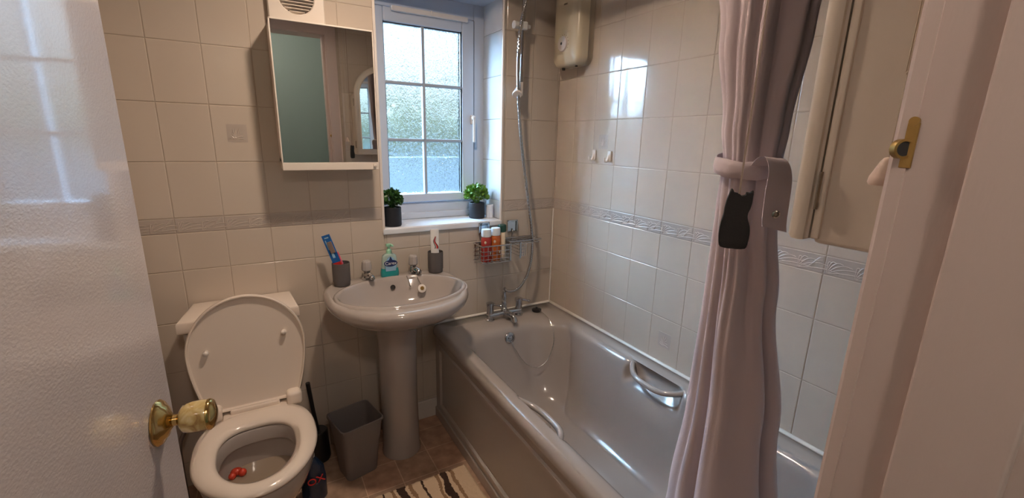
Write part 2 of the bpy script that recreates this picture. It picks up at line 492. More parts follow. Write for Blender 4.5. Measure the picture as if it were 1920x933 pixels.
# glazed reveal tiles of the window opening
mb.cur = 4
zs = [WZ0, L4, L4+TH, L4+2*TH, L4+3*TH, L4+4*TH, WZ1]
for a, b in zip(zs, zs[1:]):
    mb.box((WX1-.004, .002, a+G), (WX1+.002, .196, b-G), .0015, 1)
    mb.box((WX0-.002, .002, a+G), (WX0+.004, .196, b-G), .0015, 1)
mb.cur = 0
wf = mb.build('wall_far', ['grout', 'tile', 'border_tile', 'border_leaf', 'reveal_white'], smooth=6, recalc=False); tag(wf, kind='structure')

mb = MB().box((XR, YB-.14, 0), (XR+.1, 0.0, ZC))
tiled(mb, lambda u, z, d: V((XR-d, -u, z)), 0.0, -YB, 0.30, ZC, -0.003, seed=5, inset=[(0.372, 1.418), (0.835, 0.621)])
wr = mb.build('wall_right', ['grout', 'tile', 'border_tile', 'border_leaf'], smooth=6, recalc=False); tag(wr, kind='structure')

mb = MB().box((XL-.1, YB-.14, 0), (XL, 0.0, ZC))
tiled(mb, lambda u, z, d: V((XL+d, -u, z)), 0.0, -YB, 0.0, ZC, -0.003, seed=6)
wl = mb.build('wall_left', ['grout', 'tile', 'border_tile', 'border_leaf'], smooth=6, recalc=False); tag(wl, kind='structure')

DX0, DX1, DZ = -0.060, 0.796, 2.10                    # doorway
mb = MB()
mb.box((XL, YB-.14, 0), (DX0, YB, ZC)).box((DX1, YB-.14, 0), (XR, YB, ZC)).box((DX0, YB-.14, DZ), (DX1, YB, ZC))
tiled(mb, lambda u, z, d: V((u, YB+d, z)), DX1+.075, XR, 0.0, ZC, 0.0, seed=8)
wb = mb.build('wall_back', ['grout', 'tile', 'border_tile', 'border_leaf'], smooth=6, recalc=False); tag(wb, kind='structure')

# door lining, stop and architrave
mb = MB()
mb.box((DX1-.012, YB-.14, 0), (DX1+.001, YB+.001, DZ), .001).box((DX0-.001, YB-.14, 0), (DX0+.012, YB+.001, DZ), .001).box((DX0, YB-.14, DZ-.012), (DX1, YB+.001, DZ+.001), .001)
t = mb.build('trim_1', 'frame_paint'); tag(t, kind='structure')
mb = MB()
mb.box((DX1-.027, YB-.114, 0), (DX1-.011, YB-.043, DZ-.012), .0025, 3).box((DX0+.011, YB-.114, 0), (DX0+.027, YB-.043, DZ-.012), .0025, 3)
t = mb.build('trim_2', 'frame_paint'); tag(t, kind='structure')
mb = MB()
for sx in (0, 1):
    x0 = DX1-.014 if sx else DX0-.055
    prof = [(0, 0), (.069, 0), (.069, .010), (.060, .015), (.020, .017), (.006, .016), (0, .011)]
    pts = [V(((x0+u) if sx else (x0+.069-u), YB+v, 0)) for u, v in prof]
    mb.prism(pts, (0, 0, DZ+.06))
mb.box((DX0-.055, YB, DZ-.010), (DX1+.055, YB+.015, DZ+.06), .003)
t = mb.build('trim_3', 'frame_paint', smooth=30); tag(t, kind='structure')

# white skirting piece between pedestal and bath
mb = MB().box((0.80, -0.016, 0), (0.985, -0.003, 0.100), .004)
t = mb.build('baseboard_far', 'paint_white'); tag(t, kind='structure')
# sealant beads along the bath
mb = MB()
mb.tube([(XR-.006, -.004, .516), (XR-.006, YB+.01, .516)], .008, 8).tube([(.962, -.006, .516), (XR-.004, -.006, .516)], .008, 8)
mb.tube([(XR-.005, -.005, .512), (XR-.005, -.005, L5)], .0045, 8)
t = mb.build('trim_4', 'sealant'); tag(t, kind='structure')

# hall behind the camera (seen in the mirrors)
HY = -3.0
t = MB().box((-1.2, HY-.1, 0), (2.2, HY, ZC)).build('wall_hall', 'hall_green'); tag(t, kind='structure')
t = MB().box((2.1, HY, 0), (2.2, YB-.14, ZC)).build('wall_hall_right', 'hall_green'); tag(t, kind='structure')
t = MB().box((-1.3, HY, 0), (-1.2, YB-.14, ZC)).build('wall_hall_left', 'hall_green'); tag(t, kind='structure')
t = MB().box((-1.2, HY, -.05), (2.2, YB-.14, 0)).build('floor_hall', 'hall_floor'); tag(t, kind='structure')
t = MB().box((-1.3, HY-.1, ZC), (2.2, YB, ZC+.06)).build('ceiling_hall', 'ceiling_paint'); tag(t, kind='structure')
t = MB().box((-1.2, YB-.15, 0), (XL-.1, YB-.14, ZC)).box((XR+.1, YB-.15, 0), (2.1, YB-.14, ZC)).box((XL-.1, YB-.146, 0), (DX0-.06, YB-.14, ZC)).box((DX1+.06, YB-.146, 0), (XR+.1, YB-.14, ZC)).build('wall_hall_front', 'hall_green'); tag(t, kind='structure')

# outside, seen through the obscure glass
t = MB().box((-6, .3, -.12), (9, 9, -.02)).build('garden_ground', 'garden_ground'); tag(t, kind='structure')
t = MB().box((-5, 2.6, -.02), (8, 2.78, 1.22), .02).build('garden_wall', 'garden_render'); tag(t, kind='structure')

# ------------------------------------------------------------------ window
win = thing('window_1', (1.05, .19, WZ0), 'white framed window with six obscure glass panes', 'window'); tag(win, kind='structure')
FY0, FY1 = .185, .250
mb = MB()
fx0, fx1, fz0, fz1 = WX0-.03, WX1+.012, WZ0+.012, WZ1+.004
for a, b in (((fx0, FY0+.012, fz0), (.775, FY1, fz1)), ((1.288, FY0+.012, fz0), (fx1, FY1, fz1)), ((.775, FY0+.012, fz0), (1.288, FY1, 1.098)), ((.775, FY0+.012, 1.985), (1.288, FY1, fz1))):
    mb.box(a, b, .005, 2)
mb.box((fx0, .170, fz0-.012), (fx1, FY1, fz0+.020), .006, 2)
mb.build('window_frame', 'upvc', win)
mb = MB()
sx0, sx1, sz0, sz1 = .772, 1.284, 1.101, 1.982
gx0, gx1, gz0, gz1 = .835, 1.218, 1.142, 1.922
for a, b in (((sx0, FY0, sz0), (gx0, FY1-.01, sz1)), ((gx1, FY0, sz0), (sx1, FY1-.01, sz1)), ((gx0, FY0, sz0), (gx1, FY1-.01, gz0)), ((gx0, FY0, gz1), (gx1, FY1-.01, sz1))):
    mb.box(a, b, .006, 3)
sash = mb.build('sash', 'upvc', win)
mb = MB()
mb.box((1.0125, FY0+.004, gz0), (1.0275, FY0+.028, gz1), .004)
for z in (1.405, 1.665): mb.box((gx0, FY0+.005, z-.0075), (gx1, FY0+.027, z+.0075), .004)
mb.build('glazing_bar', 'upvc_backlit', win)
mb = MB()
for a, b in (((gx0-.001, FY0+.010, gz0), (gx0+.003, FY0+.02, gz1)), ((gx1-.005, FY0+.010, gz0), (gx1+.001, FY0+.02, gz1)), ((gx0, FY0+.010, gz1-.004), (gx1, FY0+.02, gz1+.001))): mb.box(a, b)
mb.box((sx1, FY0+.010, sz0), (1.289, FY0+.02, sz1))
mb.build('seal', 'seal_black', win)
mb = MB().box((gx0-.006, FY0+.016, gz0-.006), (gx1+.006, FY0+.022, gz1+.006))
mb.build('pane', 'obscure_glass', win)
mb = MB().box((.872, FY0-.016, 1.966), (1.245, FY0+.004, 1.988), .004).box((1.055, FY0-.018, 1.967), (1.062, FY0, 1.990), .002)
tag(mb.build('trickle_vent', 'white_plastic', win))
mb = MB().box((1.262, FY0-.012, 1.49), (1.282, FY0+.002, 1.535), .004, 3)
mb.box((1.264, FY0-.032, 1.512), (1.280, FY0-.008, 1.530), .004, 3).box((1.266, FY0-.032, 1.40), (1.279, FY0-.020, 1.528), .005, 3)
mb.build('window_handle', 'white_plastic', win)
mb = MB().box((WX0, -.010, WZ0-.016), (WX1, .20, WZ0), .005, 3)
mb.box((WX0-.006, -.012, WZ0-.03), (WX1+.006, .0, WZ0-.003), .005, 3)
mb.build('window_sill', 'sill_white', win)
mb = MB().box((WX1-.004, -.010, WZ0-.02), (WX1+.008, .004, WZ1), .003, 2).box((WX0-.008, -.010, WZ0-.02), (WX0+.004, .004, WZ1), .003, 2)
mb.build('edge_trim', 'white_plastic', win)
mb = MB().box((WX0, .002, WZ1-.004), (WX1, .20, WZ1+.004))
mb.build('head_lining', 'upvc', win)

# ------------------------------------------------------------------ door with knob
dl = math.radians(8.0)
DD = V((math.sin(dl), math.cos(dl), 0)); DN = V((math.cos(dl), -math.sin(dl), 0))
KP = V((0.104, -1.206, 0.988))
M = Matrix(((DD.x, DN.x, 0, KP.x), (DD.y, DN.y, 0, KP.y), (0, 0, 1, 0), (0, 0, 0, 1)))
door = MB().box((-.655, -.040, .008), (.066, 0, 1.985), .0018, 2, M).build('door_1', 'gloss_paint', smooth=30)
tag(door, kind='structure')
kn = thing('door_knob', KP, 'brass and onyx door knob on the open white door', 'door knob')
MB().lathe([(.0, 0.0005), (.034, .0005), (.0345, .003), (.031, .0075), (.026, .009), (.023, .013), (.015, .016), (.0095, .020), (0, .020)], KP, DN, 36).build('rose', 'brass', kn)
MB().lathe([(.0085, .018), (.0085, .026), (.012, .029), (.012, .033), (.0, .033)], KP, DN, 24).build('neck', 'brass', kn)
MB().lathe([(0, .030), (.016, .030), (.021, .034), (.0235, .045), (.0240, .060), (.0225, .066), (0, .066)], KP, DN, 32).build('grip', 'onyx', kn)
MB().lathe([(0, .0655), (.0235, .0655), (.0240, .069), (.021, .073), (.010, .077), (0, .078)], KP, DN, 32).build('end_cap', 'brass', kn)

# brass bolt keep on the frame
bk = thing('bolt_keep', (.781, -1.80, 1.42), 'brass bolt keep with a round hole on the door frame edge', 'bolt keep')
mb = MB().box((.7815, -1.808, 1.400), (.7845, -1.799, 1.440), .001)
mb.lathe([(.004, 0), (.004, .003)], (.784, -1.8035, 1.441), (-1, 0, 0), 16)
mb.build('plate', 'brass_old', bk)
mb = MB().lathe([(.0088, 0), (.0088, .007), (.0066, .007), (.0066, .001)], (.7825, -1.797, 1.417), (-.6, -.8, 0), 24)
mb.build('socket', 'brass_old', bk)
MB().lathe([(0, .001), (.0065, .001), (.0065, .006), (0, .006)], (.7825, -1.797, 1.417), (-.6, -.8, 0), 20).build('hole', 'black_hole', bk)

# ------------------------------------------------------------------ bath
bath = thing('bathtub', (1.32, -.9, 0), 'pinkish grey bathtub with moulded panel along the right wall', 'bathtub')
BX0, BX1, BY0, BY1, BZ = .962, XR-.005, -.006, YB+.006, .510
def rrect(x0, x1, y0, y1, r, z, N=340, rb=None):
    """rounded rectangle ring, evenly spaced (r = corner radii at y0 end and y1 end)"""
    r0, r1 = r if isinstance(r, tuple) else (r, r)
    segs = []
    def corner(cx, cy, rr, a0):
        return [V((cx+rr*math.cos(math.radians(a0+90*i/24)), cy+rr*math.sin(math.radians(a0+90*i/24)), z)) for i in range(25)]
    # y0 > y1 (y0 is the far end)
    pts = corner(x1-r0, y0-r0, r0, 0)+corner(x0+r0, y0-r0, r0, 90)+corner(x0+r1, y1+r1, r1, 180)+corner(x1-r1, y1+r1, r1, 270)
    L = [0]
    for i in range(len(pts)): L.append(L[-1]+(pts[(i+1) % len(pts)]-pts[i]).length)
    out = []; j = 0
    for k in range(N):
        s_ = L[-1]*k/N
        while L[j+1] < s_: j += 1
        d = L[j+1]-L[j]
        out.append(pts[j].lerp(pts[(j+1) % len(pts)], (s_-L[j])/d if d > 0 else 0))
    return out
GY = -0.875
def pocket(ring, amt):
    for p in ring:
        e = max(0, 1-abs((p.y-GY)/0.150)**4)
        if e <= 0: continue
        if p.x > 1.4: p.x += amt*e*1.12
        elif p.x < 1.2: p.x -= amt*e*.62
    return ring
rr = [
    rrect(BX0+.012, BX1, BY0, BY1, .02, BZ-.045),
    rrect(BX0+.002, BX1, BY0, BY1, .022, BZ-.042),
    rrect(BX0, BX1, BY0, BY1, .022, BZ-.030),
    rrect(BX0+.003, BX1, BY0, BY1, .022, BZ-.012),
    rrect(BX0+.012, BX1-.002, BY0-.002, BY1+.002, .025, BZ-.002),
    rrect(BX0+.024, BX1-.004, BY0-.004, BY1+.004, .03, BZ+.001),
    rrect(BX0+.052, BX1-.045, BY0-.11, BY1+.10, (.09, .09), BZ-.001),
    rrect(BX0+.062, BX1-.062, BY0-.145, BY1+.118, (.13, .12), BZ-.004),
]
for (ins, far, near, z, rad, amt) in ((.075, .168, .13, BZ-.012, .16, .030), (.083, .180, .14, BZ-.024, .17, .046), (.088, .187, .147, BZ-.036, .17, .050), (.091, .192, .152, BZ-.052, .17, .050), (.094, .196, .157, BZ-.068, .17, .046), (.097, .200, .162, BZ-.084, .17, .030), (.100, .204, .167, BZ-.098, .17, .012), (.103, .209, .173, BZ-.115, .17, 0),
                               (.118, .235, .21, BZ-.20, .165, 0), (.132, .262, .26, BZ-.28, .16, 0), (.150, .295, .31, BZ-.340, .15, 0), (.175, .335, .36, BZ-.375, .13, 0), (.21, .39, .42, BZ-.392, .10, 0), (.30, .6, .6, BZ-.397, .03, 0)):
    rr.append(pocket(rrect(BX0+ins, BX1-ins-.008, BY0-far, BY1+near, rad, z), amt))
mb = MB().loft(rr, False, True)
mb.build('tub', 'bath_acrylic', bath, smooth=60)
# moulded side panel
mb = MB()
px_ = BX0+.022
def pan(y0, y1, z0, z1, d):
    return [V((px_-d, y0, z0)), V((px_-d, y1, z0)), V((px_-d, y1, z1)), V((px_-d, y0, z1))]
Y0, Y1 = -.012, BY1
mb.box((px_, Y1, 0.0), (px_+.012, Y0, BZ-.046))
rings = [pan(Y0, Y1, 0.002, BZ-.047, 0.0005), pan(Y0-.004, Y1+.004, .006, BZ-.05, .006), pan(Y0-.050, Y1+.05, .075, BZ-.085, .006), pan(Y0-.058, Y1+.058, .083, BZ-.092, .013), pan(Y0-.072, Y1+.072, .097, BZ-.105, .013), pan(Y0-.080, Y1+.08, .105, BZ-.112, .003)]
mb.loft(rings, False, True)
mb.build('side_panel', 'bath_panel', bath, smooth=20)
mb = MB().box((px_-.014, Y1, 0.0), (px_+.004, Y0, .055), .004)
mb.build('plinth', 'bath_panel', bath)
# grip handles
for sgn, xin in ((1, BX1-.092), (-1, BX0+.086)):
    pts = []
    rad = []
    for i in range(25):
        t = -1+2*i/24
        e = 1-abs(t)**3.0
        x = xin+sgn*.030 - sgn*(.062*e)
        z = BZ-.020-.020*e
        pts.append(V((x, GY+.136*t, z))); rad.append(.0115 if abs(t) < .9 else .0125)
    b = MB().tube(pts, rad, 14)
    o = b.build('grip_handle', 'bath_acrylic', bath, smooth=60)
# mixer tap
mt = thing('mixer', (1.335, -.085, BZ), '', ''); mt.parent = bath; mt.location = V((1.335, -.085, BZ))-bath.location
for k in ('label', 'category'):
    if k in mt: del mt[k]
mt['label'] = 'chrome bath mixer tap with two lever heads'
mb = MB()
yt = -.085
mb.box((1.235, yt-.018, BZ+.012), (1.435, yt+.018, BZ+.040), .010, 3)
mb.lathe([(.024, 0), (.024, .006), (.018, .010), (.017, .03)], (1.25, yt, BZ), n=20).lathe([(.024, 0), (.024, .006), (.018, .010), (.017, .03)], (1.42, yt, BZ), n=20)
mb.build('tap_body', 'chrome', mt)
for x in (1.25, 1.42):
    mb = MB().lathe([(.017, .036), (.019, .040), (.019, .075), (.021, .080), (.021, .094), (.012, .098), (0, .098)], (x, yt, BZ), n=20)
    mb.tube([(x+.015, yt-.006, BZ+.086), (x+.048, yt-.022, BZ+.078)], [.007, .0055], 10).ball((x+.05, yt-.023, BZ+.077), .008, 8)
    mb.build('lever', 'chrome', mt)
mb = MB().tube(spline([(1.335, yt-.01, BZ+.026), (1.338, yt-.05, BZ+.034), (1.342, yt-.085, BZ+.030), (1.344, yt-.098, BZ+.008)], 6), [.016]*6+[.015]*6+[.014]*7, 16)
mb.build('spout', 'chrome', mt)
mb = MB().lathe([(.017, .030), (.017, .05), (.012, .055), (.015, .07), (.015, .085), (.011, .092), (.014, .10), (.014, .118), (.010, .125), (.010, .14), (0, .14)], (1.335, yt+.006, BZ), n=20)
mb.build('diverter', 'chrome', mt)
# overflow, plug and chain
OV = V((1.303, -.200, .448))
mb = MB().lathe([(0, 0), (.028, 0), (.028, .006), (.022, .010), (.016, .010), (.015, .004), (0, .004)], OV, (0, -1, .18), 28).lathe([(.010, .004), (.010, .013), (.006, .015), (0, .015)], OV, (0, -1, .18), 16)
mb.build('overflow', 'chrome', bath)
PL = V((1.532, -.092, BZ))
mb = MB().lathe([(0, .001), (.022, .001), (.026, .006), (.026, .014), (.018, .018), (.006, .019), (.006, .026), (0, .026)], PL, n=24)
tag(mb.build('plug', 'black_plastic', bath), 'black rubber plug')
ch = spline([PL+V((.003, -.020, .014)), (1.534, -.165, .519), (1.532, -.218, .506), (1.528, -.262, .462), (1.515, -.284, .395), (1.475, -.292, .325), (1.42, -.286, .295), (1.36, -.270, .325), (1.318, -.238, .395), OV+V((.002, -.014, -.012))], 10)
mb = MB().tube(ch, [.0022 if i % 2 else .0012 for i in range(len(ch))], 6)
mb.build('chain', 'chrome_dull', bath)
mb = MB().lathe([(0, .001), (.024, .001), (.027, .003), (.024, .005), (.010, .003), (0, .003)], (1.33, -.50, BZ-.397), n=24)
mb.build('waste', 'chrome', bath)

# ------------------------------------------------------------------ pedestal basin
bs = thing('pedestal_basin', (.745, -.2, 0), 'pinkish grey washbasin on a tall pedestal under the window', 'washbasin')
BC = .745; RZ = .805
def bring(sx, sf, sb, z, cx=BC, cy=-.205, a=.288, bf=.322, bb=.199, N=72):
    out = []
    for j in range(N):
        t = 2*PI*j/N; c, s_ = math.cos(t), math.sin(t)
        if s_ <= 0:
            e = .92
            x = a*sx*math.copysign(abs(c)**e, c); y = -bf*sf*abs(s_)**e
        else:
            e = .52
            x = a*sx*math.copysign(abs(c)**e, c)*(1-.10*s_*s_); y = bb*sb*abs(s_)**e
        out.append(V((cx+x, cy+y, z)))
    return out
def ell(cx, cy, a, b, z, N=72):
    return [V((cx+a*math.cos(2*PI*j/N), cy+b*math.sin(2*PI*j/N), z)) for j in range(N)]
IX, IY, IA, IB = .752, -.262, .250, .178
rings = [ell(.74, -.175, .085, .085, .655), ell(.74, -.185, .12, .12, .66), bring(.62, .58, .72, .685), bring(.82, .80, .95, .715), bring(.94, .93, 1, .745), bring(.985, .982, 1, .765), bring(1, 1, 1, .782),
         bring(.985, .985, 1, .797), bring(.955, .955, .99, RZ-.001), bring(.92, .915, .985, RZ), ell(IX, IY, IA+.026, IB+.026, RZ-.002), ell(IX, IY, IA+.021, IB+.021, RZ-.003), ell(IX, IY, IA+.018, IB+.018, RZ+.003), ell(IX, IY, IA+.014, IB+.014, RZ+.006), ell(IX, IY, IA+.006, IB+.006, RZ+.006), ell(IX, IY, IA, IB, RZ), ell(IX, IY, IA-.006, IB-.006, RZ-.012), ell(IX, IY, IA-.022, IB-.020, RZ-.045), ell(IX, IY, IA-.055, IB-.044, RZ-.085), ell(IX, IY, IA-.105, IB-.080, RZ-.115), ell(IX, IY, IA-.17, IB-.125, RZ-.128), ell(IX, IY, .03, .03, RZ-.133), ell(IX, IY, .004, .004, RZ-.134)]
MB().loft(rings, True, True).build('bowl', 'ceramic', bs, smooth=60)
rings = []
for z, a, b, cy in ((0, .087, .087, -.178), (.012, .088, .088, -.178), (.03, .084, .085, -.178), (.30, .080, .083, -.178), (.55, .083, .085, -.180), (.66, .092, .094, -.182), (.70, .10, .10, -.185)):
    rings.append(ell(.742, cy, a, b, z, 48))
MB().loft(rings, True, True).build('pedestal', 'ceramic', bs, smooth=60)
MB().lathe([(0, 0), (.011, 0), (.011, .0035), (.009, .004), (.0085, .001), (0, .001)], (.752, -.106, RZ-.035), (0, -1, .45), 20).build('overflow_hole', 'black_hole', bs)
for (x, y, la) in ((.655, -.052, 'chrome and clear headed tap left of the soap bottle'), (.865, -.048, 'chrome and clear headed tap right of the soap bottle')):
    tp = bpy.data.objects.new('tap', None); COL.objects.link(tp); tp.parent = bs; tp.location = V((x, y, RZ))-bs.location
    mb = MB().lathe([(.023, 0), (.023, .006), (.017, .010), (.015, .026), (.016, .030), (.012, .040), (0, .040)], (x, y, RZ), n=20)
    mb.tube(spline([(x, y, RZ+.022), (x+.004, y-.025, RZ+.026), (x+.009, y-.048, RZ+.022), (x+.010, y-.056, RZ+.012)], 5), [.014]*8+[.012]*8, 14)
    mb.build('spout', 'chrome', tp)
    MB().lathe([(0, .040), (.017, .040), (.0225, .046), (.0225, .060), (.020, .080), (.016, .086), (0, .087)], (x, y, RZ), n=10).build('tap_head', 'acrylic_knob', tp, smooth=20)
mb = MB().tube(spline([(.820, -.088, RZ+.004), (.823, -.108, RZ-.012), (.825, -.120, RZ-.03)], 6), .0016, 6)
mb.ball((.825, -.124, RZ-.036), .005, 8)
mb.build('chain', 'chrome_dull', bs)
mb = MB()
mb.tube(spline([(.862, -.088, RZ+.006), (.865, -.118, RZ-.010), (.868, -.146, RZ-.028)], 6), .0016, 6)
mb.build('chain', 'chrome_dull', bs)
mb = MB().lathe([(0, 0), (.016, 0), (.020, .005), (.019, .011), (.012, .013), (0, .013)], (.868, -.150, RZ-.046), (0, -1, .55), 22)
mb.build('plug', 'white_plastic', bs)
MB().lathe([(0, .0132), (.009, .0132), (.009, .0145), (0, .0145)], (.868, -.150, RZ-.046), (0, -1, .55), 16).build('plug_ring', 'brass_old', bs)
MB().lathe([(0, .0), (.02, 0), (.022, .002), (.012, .002), (0, .001)], (IX, IY, RZ-.133), n=20).build('waste', 'chrome', bs)

# ------------------------------------------------------------------ things on the basin
def cup(x, y, label):
    c = thing('tumbler', (x, y, RZ+.0005), label, 'tumbler', 'grey tumblers on the basin')
    r = .0355; h = .098; z = RZ+.0005
    MB().lathe([(0, 0), (r-.004, 0), (r-.002, .002), (r-.002, .014), (r, .017), (r, h-.002), (r-.0015, h), (r-.0035, h-.002), (r-.0035, .012), (0, .012)], (x, y, z), n=36).build('tumbler_body', 'cup_grey', c)
    return c
cup(.545, -.083, 'grey tumbler holding the blue toothbrush pack')
cup(.967, -.068, 'grey tumbler holding the white toothpaste tube')
# toothbrush pack leaning in the left tumbler
tb = thing('toothbrush_pack', (.545, -.08, RZ+.02), 'blue boxed toothbrush pack with red end leaning out of a tumbler', 'toothbrush')
A = V((.556, -.088, RZ+.016)); Bv = V((.495, -.072, 1.022)); ax = (Bv-A).normalized()
sd = V((.94, -.30, .28)); sd = (sd-ax*sd.dot(ax)).normalized(); nn = ax.cross(sd)
L = (Bv-A).length
def bar(mbx, t0, t1, w0, w1, d0, d1, bev=.001):
    Mx = Matrix(((sd.x, nn.x, ax.x, A.x), (sd.y, nn.y, ax.y, A.y), (sd.z, nn.z, ax.z, A.z), (0, 0, 0, 1)))
    mbx.box((w0, d0, t0*L), (w1, d1, t1*L), bev, 2, Mx)
front = 1 if (nn.dot(V((.27, -1.979, 1.4))-A)) > 0 else -1
F = lambda a, b: (a*front, b*front) if front > 0 else (b*front, a*front)
mb = MB(); bar(mb, .42, 1, -.0165, .0165, *F(-.003, .002)); mb.build('card', 'card_blue', tb)
mb = MB(); bar(mb, .0, .42, -.0165, .0165, *F(-.003, .002)); mb.build('card_foot', 'print_red', tb)
mb = MB(); bar(mb, .62, .86, -.006, .013, *F(.002, .007), .003); mb.build('brush_window', 'pipe_grey', tb)
mb = MB(); bar(mb, .52, .62, -.006, .004, *F(.002, .0035)); bar(mb, .93, .955, -.008, .008, *F(.002, .003)); bar(mb, .70, .90, -.010, -.006, *F(.002, .003)); mb.build('print', 'print_sky', tb)
mb = MB(); bar(mb, .35, .62, .0168, .0225, *F(-.002, .003), .002); mb.build('handle', 'print_pink', tb)
# toothpaste tube
tp = thing('toothpaste_tube', (.967, -.068, RZ+.02), 'white toothpaste tube with red and black wavy stripes in a tumbler', 'toothpaste')
rings = []
for t, a, b in ((0, .016, .016), (.05, .017, .017), (.4, .018, .013), (.8, .0185, .006), (.97, .019, .0025), (1, .019, .002)):
    z = RZ+.016+t*.185
    rings.append([V((.966+.004*t+a*math.cos(2*PI*j/24), -.066+.012*t+b*math.sin(2*PI*j/24)-.25*(a*math.cos(2*PI*j/24)), z)) for j in range(24)])
MB().loft(rings, True, True).build('tube', 'bottle_cream' if 0 else 'print_white', tp)
def wave(mbx, off, wd):
    pts = []
    for i in range(15):
        t = i/14
        x = .9665+off*(1-.75*t)+.0045*math.sin(2*PI*t*1.05+.6)
        z = RZ+.112+.056*t
        tt = (z-RZ-.016)/.185
        yb = -.066+.012*tt-(.0165-.011*tt)-.25*(x-.966-.004*tt)
        pts.append((x, yb-.0006, z, wd*(1-.55*t)))
    vs = []; fs = []
    for x, y, z, w_ in pts: vs += [(x-w_, y-.0008+.25*w_, z), (x+w_, y-.0008-.25*w_, z)]
    for i in range(14): fs.append((2*i, 2*i+1, 2*i+3, 2*i+2))
    mbx.add(vs, fs)
mb = MB(); wave(mb, .0045, .0030); mb.build('stripe_red', 'print_red', tp)
mb = MB(); wave(mb, -.0045, .0018); wave(mb, .0093, .0014); mb.build('stripe_black', 'print_dark', tp)
# soap bottle
sp = thing('soap_bottle', (.757, -.042, RZ), 'teal liquid soap pump bottle between the basin taps', 'soap dispenser')
sxy = (.757, -.045)
def sring(z, a, b, N=40, n=2.6):
    out = []
    for j in range(N):
        t = 2*PI*j/N; c, s_ = math.cos(t), math.sin(t)
        out.append(V((sxy[0]+a*math.copysign(abs(c)**(2/n), c), sxy[1]+b*math.copysign(abs(s_)**(2/n), s_), RZ+.0007+z)))
    return out
MB().loft([sring(0, .038, .021), sring(.004, .041, .023), sring(.020, .041, .0235), sring(.040, .0375, .0225)], True, True).build('liquid', 'soap_teal', sp)
MB().loft([sring(.040, .0372, .0222), sring(.060, .0345, .0210), sring(.085, .0325, .019), sring(.096, .0305, .018), sring(.103, .022, .015), sring(.107, .012, .011)], True, True).build('bottle', 'soap_clear', sp)
mb = MB().lathe([(.0125, .106), (.0125, .120), (.009, .124), (.006, .126), (.006, .140), (0, .140)], (*sxy, RZ), n=20)
mb.box((sxy[0]-.012, sxy[1]-.010, RZ+.137), (sxy[0]+.012, sxy[1]+.010, RZ+.150), .004, 3).box((sxy[0]+.004, sxy[1]-.034, RZ+.142), (sxy[0]+.014, sxy[1], RZ+.150), .003, 2)
mb.build('pump', 'pump_green', sp)
def oval(mbx, cx, cz, a, b, y0, y1, N=28, drop=0.0):
    pts = [V((sxy[0]+cx+a*math.cos(2*PI*j/N), y0, RZ+cz+b*math.sin(2*PI*j/N))) for j in range(N)]
    mbx.prism(pts, (0, y1-y0, 0))
ya = sxy[1]-.0205
mb = MB().prism([V((sxy[0]+x, ya+.003, RZ+z)) for x, z in ((-.022, .030), (.022, .030), (.026, .06), (.013, .088), (0, .097), (-.013, .088), (-.026, .06))], (0, -.0062, 0)); mb.build('label_panel', 'print_sky', sp)
mb = MB(); oval(mb, 0, .066, .030, .0150, ya-.003, ya-.0042); mb.prism([V((sxy[0]+x, ya-.003, RZ+z)) for x, z in ((-.010, .076), (.010, .076), (0, .097))], (0, -.001, 0)); lb = mb.build('label_oval', 'print_navy', sp)
def text(body, size, M, m, name, parent, ext=.0003):
    cu = bpy.data.curves.new('lettering', 'FONT'); cu.body = body; cu.size = size; cu.align_x = 'CENTER'; cu.align_y = 'CENTER'; cu.extrude = ext
    ob = bpy.data.objects.new('lettering', cu); COL.objects.link(ob)
    bpy.context.view_layer.update()
    me = bpy.data.meshes.new_from_object(ob.evaluated_get(bpy.context.evaluated_depsgraph_get()))
    bpy.data.objects.remove(ob); bpy.data.curves.remove(cu)
    mbx = MB(); mbx.add([M @ v.co for v in me.vertices], [list(p.vertices) for p in me.polygons])
    bpy.data.meshes.remove(me)
    return mbx.build(name, m, parent, smooth=20, recalc=False)
text('Carex', .0205, Matrix(((1, 0, 0, sxy[0]), (0, 0, -1, ya-.0047), (0, 1, 0, RZ+.0655), (0, 0, 0, 1))), 'print_white', 'lettering', sp)

# ------------------------------------------------------------------ toilet
to = thing('toilet', (.187, -.4, 0), 'pinkish cream close coupled toilet with its lid raised', 'toilet')
TX = .187
def egg(cx, cy, a, bf, bb, z, N=64, eb=.72):
    out = []
    for j in range(N):
        t = 2*PI*j/N; c, s_ = math.cos(t), math.sin(t)
        if s_ <= 0: x, y = a*c, -bf*abs(s_)
        else: x, y = a*math.copysign(abs(c)**eb, c), bb*abs(s_)**eb
        out.append(V((cx+x, cy+y, z)))
    return out
rings = [egg(TX, -.40, .105, .16, .24, 0), egg(TX, -.40, .108, .165, .24, .01), egg(TX, -.40, .100, .15, .22, .05), egg(TX, -.40, .100, .15, .20, .14), egg(TX, -.42, .120, .185, .20, .22), egg(TX, -.44, .155, .23, .21, .30), egg(TX, -.455, .170, .245, .22, .355), egg(TX, -.46, .174, .248, .225, .392), egg(TX, -.46, .172, .246, .223, .400),
         egg(TX, -.485, .118, .172, .135, .402), egg(TX, -.485, .114, .168, .131, .396), egg(TX, -.485, .114, .168, .131, .352), egg(TX, -.485, .130, .182, .145, .342), egg(TX, -.485, .132, .184, .146, .328), egg(TX, -.48, .124, .172, .137, .29), egg(TX, -.47, .112, .155, .125, .25), egg(TX, -.45, .085, .12, .10, .20), egg(TX, -.44, .055, .07, .06, .16), egg(TX, -.43, .02, .02, .02, .14)]
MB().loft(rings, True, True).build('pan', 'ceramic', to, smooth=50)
MB().loft([egg(TX, -.473, .116, .160, .129, .268), egg(TX, -.473, .1155, .1595, .1285, .2695), egg(TX, -.473, .004, .004, .004, .2695)], False, True).build('water', mat('water_surface', (0.33, 0.26, 0.20), 0.03, coat=0.5), to)
